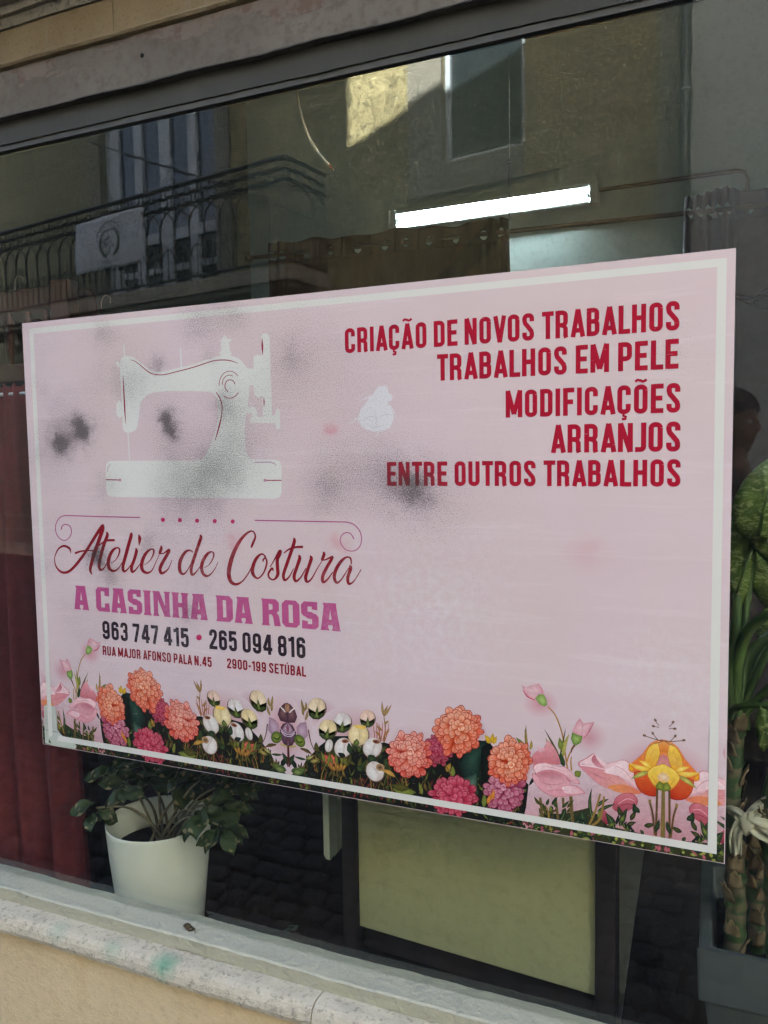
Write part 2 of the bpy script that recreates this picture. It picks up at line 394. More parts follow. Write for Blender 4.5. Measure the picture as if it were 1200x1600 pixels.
# ------------------------------------------------------------------ street
GROUND = m_plaster('street_ground', srgb(62, 60, 57), srgb(74, 71, 67), srgb(46, 44, 42), 0.6)
COBBLE = m_stone('cobble_limestone', srgb(70, 69, 68), srgb(92, 90, 87))
gs = MB(); gs.box(-300, 300, -300, 300, -0.6, -0.025); tag(gs.build('ground', GROUND), kind='structure')
pave = empty('pavement', (0.4, -1.2, 0)); tag(pave, kind='structure')
def cobble_mesh(rnd):
    b = MB(); a = 0.047
    pts = [(-a, -a * .9), (-a * .2, -a), (a * .9, -a * .95), (a, -a * .1), (a * .93, a * .9), (a * .1, a), (-a * .92, a * .95), (-a, 0)]
    pts = [(x * rnd.uniform(.9, 1.06), y * rnd.uniform(.9, 1.06)) for x, y in pts]; n = len(pts)
    vs_ = [(x, y, -0.05) for x, y in pts] + [(x, y, -0.012) for x, y in pts] + [(x * .8, y * .8, rnd.uniform(-0.002, 0.002)) for x, y in pts]
    fs = [(i, (i + 1) % n, (i + 1) % n + n, i + n) for i in range(n)] + [(i + n, (i + 1) % n + n, (i + 1) % n + 2 * n, i + 2 * n) for i in range(n)]
    fs.append(tuple(2 * n + i for i in range(n)))
    b.add(vs_, fs, True); return b
crnd = random.Random(5); cms = [cobble_mesh(crnd) for _ in range(8)]
cmesh = [c.mesh('cobblestone', COBBLE) for c in cms]
spots = []
yy = -0.15; row = 0
while yy > -4.6:
    xx = -2.6 + (row % 2) * 0.05
    while xx < 3.6:
        spots.append((xx + crnd.uniform(-.008, .008), yy + crnd.uniform(-.008, .008), crnd.uniform(-.006, .003), crnd.uniform(-.15, .15) + crnd.choice((0, math.pi / 2, math.pi)), crnd.randrange(8)))
        xx += 0.105
    yy -= 0.104; row += 1
spots.sort(key=lambda q: ((q[0] - 0.6) / 1.5) ** 2 + ((q[1] + 1.05) / 0.75) ** 2)
rest = MB()
for i, (x, y, z, a, k) in enumerate(spots):
    if i < 300:
        o = bpy.data.objects.new('cobblestone', cmesh[k]); COL.objects.link(o); o.parent = pave
        o.location = Vector((x, y, z)) - pave.location; o.rotation_euler = (0, 0, a)
    else:
        ca, sa = math.cos(a), math.sin(a)
        rest.add([(x + p[0] * ca - p[1] * sa, y + p[0] * sa + p[1] * ca, z + p[2]) for p in cms[k].v], cms[k].f, True)
tag(rest.build('cobblestones', COBBLE, pave), kind='stuff')

# ------------------------------------------------------------------ houses across the street (seen in the glass)
def m_ochre():
    n = NT('weathered_ochre_plaster')
    big = n.noise(0.9, 6, 0.65); st = n.noise(2.6, 8, 0.75, n.mapping((1, 1, 0.7)), 0.8); fl = n.noise(7, 8, 0.78, n.mapping((1, 1, 0.75)), 0.6); dr = n.noise(5, 6, 0.7, n.mapping((1, 1, 0.12)))
    c = n.mix(n.ramp(big, [(0.35, 0), (0.65, 1)]), srgb(150, 144, 108), srgb(186, 176, 134))
    c = n.mix(n.ramp(st, [(0.42, 0), (0.66, 0.7)]), c, srgb(118, 108, 80))
    c = n.mix(n.ramp(dr, [(0.54, 0), (0.70, 0.5)]), c, srgb(92, 86, 70))
    c = n.mix(n.ramp(fl, [(0.50, 0), (0.62, 0.75)]), c, srgb(76, 72, 58))
    c = n.mix(n.ramp(n.noise(17, 7, 0.8), [(0.53, 0), (0.61, 0.85)]), c, srgb(56, 54, 46))
    n.bump(fl, 0.15, 0.01)
    return n.fin(c, 0.92, 0.1)
OCHRE = m_ochre()
GREYPL = m_plaster('weathered_grey_plaster', srgb(126, 128, 108), srgb(150, 150, 126), srgb(78, 80, 70), 0.85)
OCHRE2 = m_plaster('tan_plaster', srgb(134, 120, 88), srgb(150, 134, 98), srgb(112, 90, 68), 0.6)
SURR = m_plaster('window_surround_stone', srgb(136, 134, 124), srgb(152, 150, 140), srgb(80, 78, 70), 0.75)
PALE = m_plaster('pale_grey_render', srgb(182, 186, 186), srgb(194, 198, 197), srgb(164, 168, 167), 0.5)
OFRAME = simple('pale_joinery_paint', srgb(138, 148, 158), 0.5, 0.06, 8)
OGLASS = simple('dark_house_glass', (0.010, 0.014, 0.017), 0.12, 0.2, 3, 0.18)
IRON = simple('dark_iron', (0.02, 0.02, 0.022), 0.55, 0.3, 30, 0.4, 0.3)
PIPE = simple('grey_pipe', srgb(34, 37, 41), 0.45, 0.1, 10)
STEEL = simple('bright_steel', srgb(190, 192, 195), 0.3, 0.1, 10, 0.5, 0.9)
opp = empty('opposite_house', OPP0, 'weathered ochre plaster house with an iron balcony, reflected in the glass', 'building', rz=OANG)
# local axes: x along the front, y towards the shop, z up.  Wall built round the openings.
DL, DR, DT = -8.12, -5.95, 6.25        # balcony door
WL, WR_, WB, WT = -2.76, -1.86, 4.50, 6.1   # window
EZ = 6.7
def wallseg(x0, x1, z0, z1, mt, y0=-0.45, y1=0.0, nm='wall'):
    return MB().box(x0, x1, y0, y1, z0, z1).build(nm, mt, opp, True)
wallseg(-11.5, DL, 0, EZ, GREYPL); wallseg(DL, DR, 0, 3.6, OCHRE); wallseg(DL, DR, DT, EZ, OCHRE)
wallseg(DR, WL, 0, EZ, OCHRE); wallseg(WL, WR_, 0, WB, OCHRE); wallseg(WL, WR_, WT, EZ, OCHRE); wallseg(WR_, -1.48, 0, EZ, OCHRE)
wallseg(-1.48, -0.60, 0, EZ, OCHRE2)
MB().box(-0.60, -0.41, -0.45, 0.035, 0, EZ).build('pilaster', SURR, opp, True)
MB().box(-11.6, -0.41, -0.5, 0.32, EZ, EZ + 0.25).build('eaves', CORNICE, opp, True)
MB().prism([(0.35, EZ + 0.25), (-4.5, EZ + 1.5), (-4.5, EZ + 0.25)], -11.7, -0.41, 'x').build('roof', ROOFT, opp, True)
MB().box(-11.5, -0.6, 0.0, 0.06, 0, 0.7).build('plinth', SURR, opp, True)
# dark shutters at street level, added to darken the low reflection
SHUT = simple('dark_green_shutter', srgb(46, 50, 46), 0.6, 0.25, 12)
for k in range(4):
    sx = -11.2 + 1.75 * k
    sh = MB().box(sx, sx + 1.55, 0.0, 0.05, 0.1, 2.75).build('added_shutter', SHUT, opp, True, 0.006)
    for q in range(11): MB().box(sx + .04, sx + 1.51, 0.05, 0.07, 0.2 + .225 * q, 0.385 + .225 * q).build('slat', SHUT, sh, True)
# window with stone surround
MB().box(WL - 0.40, WL, 0.0, 0.05, WB - 0.30, WT + 0.3).build('surround', SURR, opp, True, 0.006)
MB().box(WR_, WR_ + 0.36, 0.0, 0.03, WB - 0.30, WT + 0.3).build('surround', OCHRE2, opp, True, 0.006)
MB().box(WL, WR_, 0.0, 0.05, WB - 0.30, WB - 0.002).build('surround', SURR, opp, True, 0.006)
wf = MB(); fw = 0.055
wf.box(WL, WL + fw, -0.12, -0.04, WB, WT).box(WR_ - fw, WR_, -0.12, -0.04, WB, WT).box(WL + fw, WR_ - fw, -0.12, -0.04, WB, WB + fw).box(WL + fw, WR_ - fw, -0.12, -0.04, WT - fw, WT)
win = wf.build('window', OFRAME, opp, True, 0.004)
MB().box(WL + fw, WR_ - fw, -0.09, -0.084, WB + fw, WT - fw).build('pane', OGLASS, win, True)
MB().box(WL, WR_, -0.45, -0.40, WB, WT).build('dark_backing', simple('dark_room', (0.01, 0.012, 0.012), 0.9), opp, True)  # near-black sheet stands in for the unlit room behind the panes
# balcony door: four tall lights, rails, panels below
dz0 = 3.62
df = MB()
posts = [(DL, DL + 0.26), (-7.55, -7.40), (-7.06, -6.86), (-6.53, -6.38), (DR - 0.12, DR)]
for a, b in posts: df.box(a, b, -0.16, -0.08, dz0, DT)
for i in range(4):
    a, b = posts[i][1], posts[i + 1][0]
    for z0, z1 in ((dz0, 3.80), (4.38, 4.52), (DT - 0.1, DT)): df.box(a, b, -0.155, -0.085, z0, z1)
    df.box(a, b, -0.15, -0.09, 3.98, 4.06)
door = df.build('balcony_door', OFRAME, opp, True, 0.004)
BLUEG = simple('sky_tinted_glass', (0.035, 0.05, 0.085), 0.06, 0.15, 2, 0.35)  # blue of the reflected sky put into the pane colour
for i in range(4):
    a, b = posts[i][1], posts[i + 1][0]
    MB().box(a, b, -0.135, -0.129, 4.52, DT - 0.1).build('pane', BLUEG, door, True)
    MB().box(a, b, -0.135, -0.129, 4.06, 4.38).build('pane', OGLASS, door, True)
    MB().box(a, b, -0.135, -0.125, 3.80, 3.98).build('panel', OGLASS, door, True)
MB().box(DL, DR, -0.45, -0.40, 3.6, DT).build('dark_backing', MATS['dark_room'], opp, True)
MB().box(DR, DR + 0.24, 0.0, 0.04, 3.6, EZ - 0.2).build('surround', SURR, opp, True, 0.006)
MB().box(DL - 0.24, DL, 0.0, 0.04, 3.6, EZ - 0.2).build('surround', SURR, opp, True, 0.006)
# balcony
BS0, BS1, BN = -10.6, -4.29, 0.70
bal = MB().box(BS0, BS1 + 0.06, 0.0, BN + 0.06, 3.40, 3.56).box(BS0, BS1, 0.0, BN, 3.34, 3.40).build('balcony', CORNICE, opp, True, 0.01)
for s in (-9.6, -7.4, -5.2, -4.6):
    MB().prism([(0.0, 3.34), (0.5, 3.34), (0.45, 3.2), (0.2, 3.1), (0.0, 2.85)], s - 0.08, s + 0.08, 'x').build('bracket', CORNICE, bal, True)
rl = MB(); ky = MB(); br = MB()
def rail_run(p0, p1):
    p0 = Vector(p0); p1 = Vector(p1); L = (p1 - p0).length; d = (p1 - p0) / L
    q = lambda t, z: tuple(p0 + d * t + Vector((0, 0, z)))
    def bar(b, pts, r): b.tube(pts, r, 4, True, False)
    bar(rl, [q(0, 4.69), q(L, 4.69)], 0.030); bar(rl, [q(0, 4.455), q(L, 4.455)], 0.016); bar(rl, [q(0, 3.62), q(L, 3.62)], 0.018); bar(rl, [q(0, 4.575), q(L, 4.575)], 0.012)
    n = max(2, round(L / 0.2)); w_ = L / n
    for i in range(n):
        for z0, o in ((4.465, 0.0), (4.58, 0.5)):                 # two staggered rows of the key frieze
            x = (i + 0.18 + o) * w_
            if x + 0.62 * w_ > L: continue
            bar(ky, [q(x, z0 + 0.012), q(x, z0 + 0.095), q(x + 0.66 * w_, z0 + 0.095), q(x + 0.66 * w_, z0 + 0.012), q(x, z0 + 0.012)], 0.013)
    n = max(2, round(L / 0.24)); w_ = L / n
    for i in range(n + 1):
        bar(br, [q(i * w_, 3.62), q(i * w_, 4.2)], 0.016)
        if i < n - 1 or (i < n and n <= 4):
            W2 = min(2 * w_, L - i * w_)
            bar(br, [q(i * w_ + W2 / 2 - W2 / 2 * math.cos(math.pi * k / 10), 4.2 + 0.24 * math.sin(math.pi * k / 10)) for k in range(11)], 0.014)
        if i < n:
            bar(br, [q((i + .5) * w_ - .4 * w_ * math.cos(math.pi * k / 8), 3.86 + 0.12 * math.sin(math.pi * k / 8)) for k in range(9)], 0.011)
            bar(br, [q((i + .5) * w_, 3.62), q((i + .5) * w_, 3.98)], 0.011)
rail_run((BS0, BN, 0), (BS1, BN, 0)); rail_run((BS1, BN, 0), (BS1, 0.0, 0))
rl.build('railing', IRON, bal, True); ky.build('key_frieze', IRON, bal, True); br.build('railing_bars', IRON, bal, True)
# downpipe and clip, cable stapled across the wall
dp = MB().tube([(-0.36, 0.085, 0.1), (-0.36, 0.085, EZ + 0.1)], 0.045, 16).build('downpipe', PIPE, opp, True)
MB().tube([(-0.36, 0.085, 4.60), (-0.36, 0.085, 4.625)], 0.051, 16).build('pipe_clip', STEEL, dp, True)
MB().tube([(-0.36, 0.085, 1.9), (-0.36, 0.085, 1.925)], 0.051, 16).build('pipe_clip', STEEL, dp, True)
MB().tube([(-8.4, 0.03, 5.95), (-7.0, 0.05, 5.35), (-5.6, 0.05, 4.78), (-4.6, 0.04, 4.3), (-3.9, 0.03, 3.9)], 0.014, 6).build('wall_cable', IRON, opp, True)
MB().tube([(-0.505, 0.035, 4.435), (-0.505, 0.06, 4.435)], 0.03, 6).build('anchor_plate', IRON, opp, True)
pb = empty('pale_house', OPP0 + OU * 3, 'smooth pale grey rendered house beside the downpipe, reflected in the glass', 'building', rz=OANG)
MB().box(-3.405, 6.0, -0.5, 0.02, 0, 6.5).build('wall', PALE, pb, True)
MB().box(-3.405, 6.0, -0.45, 0.07, 0, 0.5).build('plinth', SURR, pb, True)
MB().box(-3.405, 6.2, -0.6, 0.25, 6.5, 6.7).build('eaves', CORNICE, pb, True)
MB().prism([(0.3, 6.7), (-4.5, 8.0), (-4.5, 6.7)], -3.405, 6.3, 'x').build('roof', ROOFT, pb, True)
# banner tied to the balcony railing
BANW = simple('banner_cloth', srgb(152, 158, 166), 0.8, 0.05, 5); BANI = simple('banner_ink', srgb(76, 82, 88), 0.8, 0.2, 30); BANG = simple('banner_leaf_ink', srgb(70, 86, 72), 0.8, 0.2, 30)
ban = empty('balcony_banner', OP(-7.12, BN + 0.03, 3.86), 'white cloth banner with a wreath emblem tied to the balcony railing', 'banner', rz=OANG)
def ban_y(u, v): return 0.012 * math.sin(u * 7 + 1) * (1 - v) + 0.01 * math.sin(v * 5) + 0.006 * math.sin(u * 17)
def ban_pt(u, v, off=0.0): return (-0.63 + 1.26 * u, 0.02 + ban_y(u, v) + off, 0.02 + 0.66 * v + 0.012 * math.sin(u * 3) - 0.02 * (1 - u) * v)
MB().grid(lambda u, v: ban_pt(u, v), 24, 14).build('cloth', BANW, ban, True, solid=0.002)
ink = MB(); ing = MB()
def bstroke(b, pts, r=0.007): b.tube([ban_pt(u, v, 0.003) for u, v in pts], r, 4, True, False)
cu, cv, asp = 0.52, 0.47, 0.66 / 1.26
for sgn in (-1, 1):
    pts = [(cu + sgn * 0.20 * asp * 1.25 * math.sin(a), cv - 0.27 * math.cos(a)) for a in [R_(15 + 9 * k) for k in range(15)]]
    bstroke(ing, pts, 0.005)
    for k in range(1, 15):
        u, v = pts[k]; a = R_(15 + 9 * k)
        for q in (-1, 1):
            bstroke(ing, [(u, v), (u + (0.026 * math.cos(a * 0.9) * sgn * 0.6 + q * 0.018), v + 0.05)], 0.008)
bstroke(ink, [(0.47, 0.72), (0.55, 0.74), (0.60, 0.745)]); bstroke(ink, [(0.48, 0.72), (0.52, 0.55), (0.57, 0.40), (0.60, 0.42)])
bstroke(ink, [(0.42, 0.50), (0.47, 0.56), (0.52, 0.58)]); bstroke(ink, [(0.49, 0.56), (0.43, 0.40), (0.44, 0.28), (0.50, 0.27), (0.535, 0.36), (0.51, 0.47), (0.47, 0.42)])
for k in range(13):
    a = R_(-62 + k * 10.3); u, v = cu + 0.31 * asp * 1.25 * math.sin(a), cv + 0.01 + 0.40 * math.cos(a)
    bstroke(ink, [(u - 0.008, v - 0.02), (u + 0.006, v + 0.02)], 0.008)
for k in range(8):
    u = 0.40 + 0.034 * k; v = 0.13 + 0.9 * (u - 0.52) ** 2
    bstroke(ink, [(u, v - 0.015), (u + 0.012, v + 0.018)], 0.008)
ink.build('emblem_print', BANI, ban, True); ing.build('wreath_print', BANG, ban, True)

# ------------------------------------------------------------------ the printed sign board on the glass
SW, SZ0, SZ1 = 1.60, 0.8177, 1.8761
SF = -0.0070            # plane of the printed face
def S(px, py):
    p = P(px, py, SF); return (p.x, p.z)
def pc(r, g, b):
    k = 0.66 / lin(222)
    return (lin(r) * k * 0.985, lin(g) * k, lin(b) * k * 0.955)
def dirt_group():
    g = bpy.data.node_groups.new('sign_dirt', 'ShaderNodeTree')
    g.interface.new_socket('Color', in_out='INPUT', socket_type='NodeSocketColor')
    g.interface.new_socket('Out', in_out='OUTPUT', socket_type='NodeSocketColor')
    N = g.nodes.new; L = g.links.new
    gi = N('NodeGroupInput'); go = N('NodeGroupOutput')
    geo = N('ShaderNodeNewGeometry')
    sep = N('ShaderNodeSeparateXYZ'); L(geo.outputs['Position'], sep.inputs[0])
    cmb = N('ShaderNodeCombineXYZ'); L(sep.outputs['X'], cmb.inputs[0]); L(sep.outputs['Z'], cmb.inputs[1])
    pos = cmb.outputs[0]
    def mth(op, a, b=0.0, c=0.0, clamp=False):
        x = N('ShaderNodeMath'); x.operation = op; x.use_clamp = clamp
        for i, v in enumerate((a, b, c)):
            if hasattr(v, 'links'): L(v, x.inputs[i])
            else: x.inputs[i].default_value = v
        return x.outputs[0]
    def noi(scale, det, ro=0.6, vec=None):
        x = N('ShaderNodeTexNoise'); x.inputs['Scale'].default_value = scale; x.inputs['Detail'].default_value = det; x.inputs['Roughness'].default_value = ro
        L(vec if vec is not None else pos, x.inputs['Vector']); return x
    wn = noi(14, 4, 0.7)
    wv = N('ShaderNodeVectorMath'); wv.operation = 'MULTIPLY_ADD'; L(wn.outputs['Color'], wv.inputs[0]); wv.inputs[1].default_value = (0.09, 0.09, 0); L(pos, wv.inputs[2])
    off = N('ShaderNodeVectorMath'); off.operation = 'SUBTRACT'; L(wv.outputs[0], off.inputs[0]); off.inputs[1].default_value = (0.045, 0.045, 0)
    wpos = off.outputs[0]
    def blob(px, py, r, k):
        x, z = S(px, py); rr = r * 0.00195
        d = N('ShaderNodeVectorMath'); d.operation = 'DISTANCE'; L(wpos, d.inputs[0]); d.inputs[1].default_value = (x, z, 0)
        q = mth('DIVIDE', d.outputs['Value'], rr)
        return mth('MULTIPLY', mth('EXPONENT', mth('MULTIPLY', mth('MULTIPLY', q, q), -1.0)), k)
    BL = [(127, 672, 13, .62), (124, 676, 30, .42), (92, 690, 13, .40), (94, 688, 30, .26), (258, 652, 12, .50), (266, 674, 11, .48), (262, 664, 30, .36), (195, 600, 34, .30), (163, 522, 16, .30), (245, 573, 12, .42), (68, 603, 15, .22),
          (350, 632, 22, .40), (335, 742, 42, .40), (270, 762, 44, .34), (370, 690, 50, .30), (310, 508, 26, .36), (362, 494, 22, .33), (480, 555, 60, .26), (455, 560, 20, .2),
          (530, 752, 46, .36), (505, 775, 24, .25), (648, 768, 18, .36), (650, 770, 42, .32), (612, 745, 36, .30), (700, 790, 60, .20), (152, 868, 13, .60), (156, 872, 26, .36), (178, 896, 22, .42), (292, 958, 20, .40), (230, 850, 14, .34),
          (300, 850, 70, .16), (170, 755, 22, .3), (570, 640, 60, .18), (1050, 548, 22, .22), (420, 600, 60, .14), (330, 560, 14, .3)]
    tot = None
    for b in BL:
        v = blob(*b); tot = v if tot is None else mth('ADD', tot, v)
    tot = mth('MULTIPLY', tot, 0.82)
    # general thin soiling over the left half
    sx = mth('MULTIPLY_ADD', sep.outputs['X'], -0.9, 0.95, True)
    soil = mth('MULTIPLY', mth('MULTIPLY', sx, 0.34), mth('MULTIPLY_ADD', noi(5, 5).outputs[0], 3.0, -1.0, True))
    tot = mth('ADD', tot, soil)
    sp = noi(430, 2, 0.8)
    # spray-like speckle: density of dark grains follows the smudge
    thr = mth('SUBTRACT', mth('MULTIPLY_ADD', sp.outputs[0], 4.2, -1.6), mth('SUBTRACT', 1.0, mth('MULTIPLY', tot, 1.5)))
    gr = mth('MULTIPLY', mth('MULTIPLY', thr, 1.6, 0, True), 1.0, 0, True)
    soft = mth('MULTIPLY', mth('MULTIPLY', tot, tot), 0.62, 0, True)
    fac = mth('MINIMUM', mth('ADD', mth('MULTIPLY', gr, 0.58), mth('MULTIPLY', soft, 0.8)), 0.84)
    fac = mth('MULTIPLY', fac, mth('GREATER_THAN', tot, 0.01))
    m1 = N('ShaderNodeMix'); m1.data_type = 'RGBA'; L(fac, m1.inputs[0]); L(gi.outputs[0], m1.inputs[6]); m1.inputs[7].default_value = A4(pc(58, 54, 54))
    # faint red rubs
    red = None
    for b in ((517, 671, 8, .9), (366, 846, 9, .6), (528, 851, 9, .6), (914, 862, 14, .35), (505, 905, 10, .3)):
        v = blob(*b); red = v if red is None else mth('ADD', red, v)
    m2 = N('ShaderNodeMix'); m2.data_type = 'RGBA'; L(mth('MULTIPLY', red, 0.55, 0, True), m2.inputs[0]); L(m1.outputs[2], m2.inputs[6]); m2.inputs[7].default_value = A4(pc(205, 110, 120))
    # pale scuffs: short level scratches and rubbed patches
    sc = N('ShaderNodeVectorMath'); sc.operation = 'MULTIPLY'; L(pos, sc.inputs[0]); sc.inputs[1].default_value = (0.16, 1.0, 1.0)
    scr = mth('MULTIPLY_ADD', noi(190, 3, 0.75, sc.outputs[0]).outputs[0], 16.0, -10.6, True)
    pat = mth('MULTIPLY_ADD', noi(7, 5, 0.7).outputs[0], 5.0, -2.3, True)
    rub = None
    for b in ((650, 930, 70, .8), (700, 985, 50, .6), (1000, 1040, 60, .5), (1080, 1085, 50, .6), (260, 1010, 60, .35), (560, 1020, 60, .5), (330, 890, 60, .4), (760, 905, 60, .3)):
        v = blob(*b); rub = v if rub is None else mth('ADD', rub, v)
    lf = mth('MINIMUM', mth('ADD', mth('MULTIPLY', scr, mth('MULTIPLY_ADD', pat, 0.75, 0.10)), mth('MULTIPLY', rub, mth('MULTIPLY_ADD', noi(60, 5, 0.8).outputs[0], 2.2, -0.95, True))), 0.85)
    m3_ = N('ShaderNodeMix'); m3_.data_type = 'RGBA'; L(mth('MULTIPLY', lf, 0.8), m3_.inputs[0]); L(m2.outputs[2], m3_.inputs[6]); m3_.inputs[7].default_value = A4(pc(226, 222, 224))
    L(m3_.outputs[2], go.inputs[0]); return g
DIRT = dirt_group()
def print_mat(name, kind):
    n = NT(name)
    if kind == 'board':
        plank = n.noise(2.2, 4, 0.55, n.mapping((0.35, 1, 5.0))); fine = n.noise(70, 4, 0.6, n.mapping((0.06, 1, 1.0)))
        cl = n.noise(2.6, 4, 0.6)
        c = n.mix(n.ramp(plank, [(0.3, 0), (0.7, 1)]), pc(214, 190, 194), pc(219, 197, 201))
        c = n.mix(n.ramp(cl, [(0.35, 0.55), (0.62, 0)]), c, pc(213, 192, 186))
        c = n.mix(n.ramp(fine, [(0.56, 0), (0.70, 0.3)]), c, pc(230, 213, 216))
    else:
        at = n.n('ShaderNodeAttribute'); at.attribute_name = 'Col'; c = at.outputs['Color']
        if kind == 'photo':        # tonal grain of a printed photograph
            c = n.mix(1.0, c, n.ramp(n.noise(120, 5, 0.75), [(0.28, 0.80), (0.72, 1.12)]), 'MULTIPLY')
    d = n.n('ShaderNodeGroup'); d.node_tree = DIRT
    n.l(c, d.inputs[0]); n.fin(d.outputs[0], 0.62, 0.10); return n.m
BOARD = print_mat('printed_pink_board', 'board'); INK = print_mat('printed_ink', 'ink'); INKP = print_mat('printed_photo_ink', 'photo')
EDGE = simple('white_board_edge', srgb(178, 174, 168), 0.6, 0.05)
sign = empty('shop_sign', (0.8, SF, SZ0), 'large pink sewing atelier sign with flower border fixed to the window', 'sign')
b = MB()
vs_ = [(x, y, z) for x in (0.0, SW) for y in (SF, -0.0012) for z in (SZ0, SZ1)]
b.add(vs_, [(0, 4, 5, 1)], mi=0); b.add(vs_, [(0, 1, 3, 2), (4, 6, 7, 5), (2, 3, 7, 6), (0, 2, 6, 4), (1, 5, 7, 3)], mi=1)
b.build('board', [BOARD, EDGE], sign)

def clip_poly(pts, lo=(0.0015, SZ0 + 0.001), hi=(SW - 0.0015, SZ1 - 0.001)):
    for ax, lim, sg in ((0, lo[0], 1), (0, hi[0], -1), (1, lo[1], 1), (1, hi[1], -1)):
        out = []
        for i, p in enumerate(pts):
            q = pts[(i + 1) % len(pts)]
            ip = sg * (p[ax] - lim) >= 0; iq = sg * (q[ax] - lim) >= 0
            if ip: out.append(p)
            if ip != iq:
                t = (lim - p[ax]) / (q[ax] - p[ax]); out.append(tuple(a + (b_ - a) * t for a, b_ in zip(p, q)))
        pts = out
        if not pts: break
    return pts
class Ink:
    """flat coloured print laid on the board, micrometres proud of it"""
    def __init__(s, base=0.00002, step=0.000003): s.v = []; s.f = []; s.c = []; s.y = SF - base; s.step = step
    def _put(s, pts, tris, cols):
        o = len(s.v); s.v += [(x, s.y, z) for x, z in pts]; s.f += [tuple(i + o for i in t) for t in tris]; s.c += cols; s.y -= s.step
    def fan(s, pts, cc, ce, ctr=None):
        ce_ = ce if isinstance(ce, list) else [ce] * len(pts)
        pts = clip_poly([(p[0], p[1], *k) for p, k in zip(pts, ce_)])
        if len(pts) < 3: return
        n = len(pts); c = ctr if ctr and clip_poly([ctr] * 3) else (sum(p[0] for p in pts) / n, sum(p[1] for p in pts) / n)
        s._put([c] + [p[:2] for p in pts], [(0, i + 1, (i + 1) % n + 1) for i in range(n)], [cc] + [p[2:] for p in pts])
    def polyc(s, pts, cols):
        pts = clip_poly([(p[0], p[1], *k) for p, k in zip(pts, cols)])
        if len(pts) < 3: return
        tr = tessellate_polygon([[Vector((p[0], p[1], 0)) for p in pts]])
        s._put([p[:2] for p in pts], [tuple(t) for t in tr], [p[2:] for p in pts])
    def poly(s, pts, col):
        pts = clip_poly(pts)
        if len(pts) < 3: return
        tr = tessellate_polygon([[Vector((x, z, 0)) for x, z in pts]])
        s._put(pts, [tuple(t) for t in tr], [col] * len(pts))
    def ribbon(s, pts, col, conv=None, cap=False):
        """pts: (x, y, full width)"""
        n = len(pts); a = []; b_ = []
        for i in range(n):
            p, q = pts[max(i - 1, 0)], pts[min(i + 1, n - 1)]
            dx, dy = q[0] - p[0], q[1] - p[1]; l = math.hypot(dx, dy) or 1
            h = pts[i][2] / 2
            a.append((pts[i][0] - dy / l * h, pts[i][1] + dx / l * h)); b_.append((pts[i][0] + dy / l * h, pts[i][1] - dx / l * h))
        if conv: a = [conv(*p) for p in a]; b_ = [conv(*p) for p in b_]
        cl = lambda p: (min(max(p[0], 0.0015), SW - 0.0015), min(max(p[1], SZ0 + 0.001), SZ1 - 0.001))
        a = [cl(p) for p in a]; b_ = [cl(p) for p in b_]
        s._put(a + b_, [(i, i + 1, n + i + 1, n + i) for i in range(n - 1)], [col] * (2 * n))
    def build(s, name, label=None, parent=None, mat=None):
        me = bpy.data.meshes.new(name); me.from_pydata(s.v, [], s.f); me.materials.append(mat or INK)
        at = me.color_attributes.new('Col', 'FLOAT_COLOR', 'POINT')
        at.data.foreach_set('color', [x for c in s.c for x in (c[0], c[1], c[2], 1.0)])
        bm = bmesh.new(); bm.from_mesh(me)
        for f in bm.faces:
            f.normal_update()
            if f.normal.y > 0: f.normal_flip()
        bm.to_mesh(me); bm.free(); me.update()
        o = bpy.data.objects.new(name, me); COL.objects.link(o); attach(o, parent or sign)
        if label: o['label'] = label
        return o

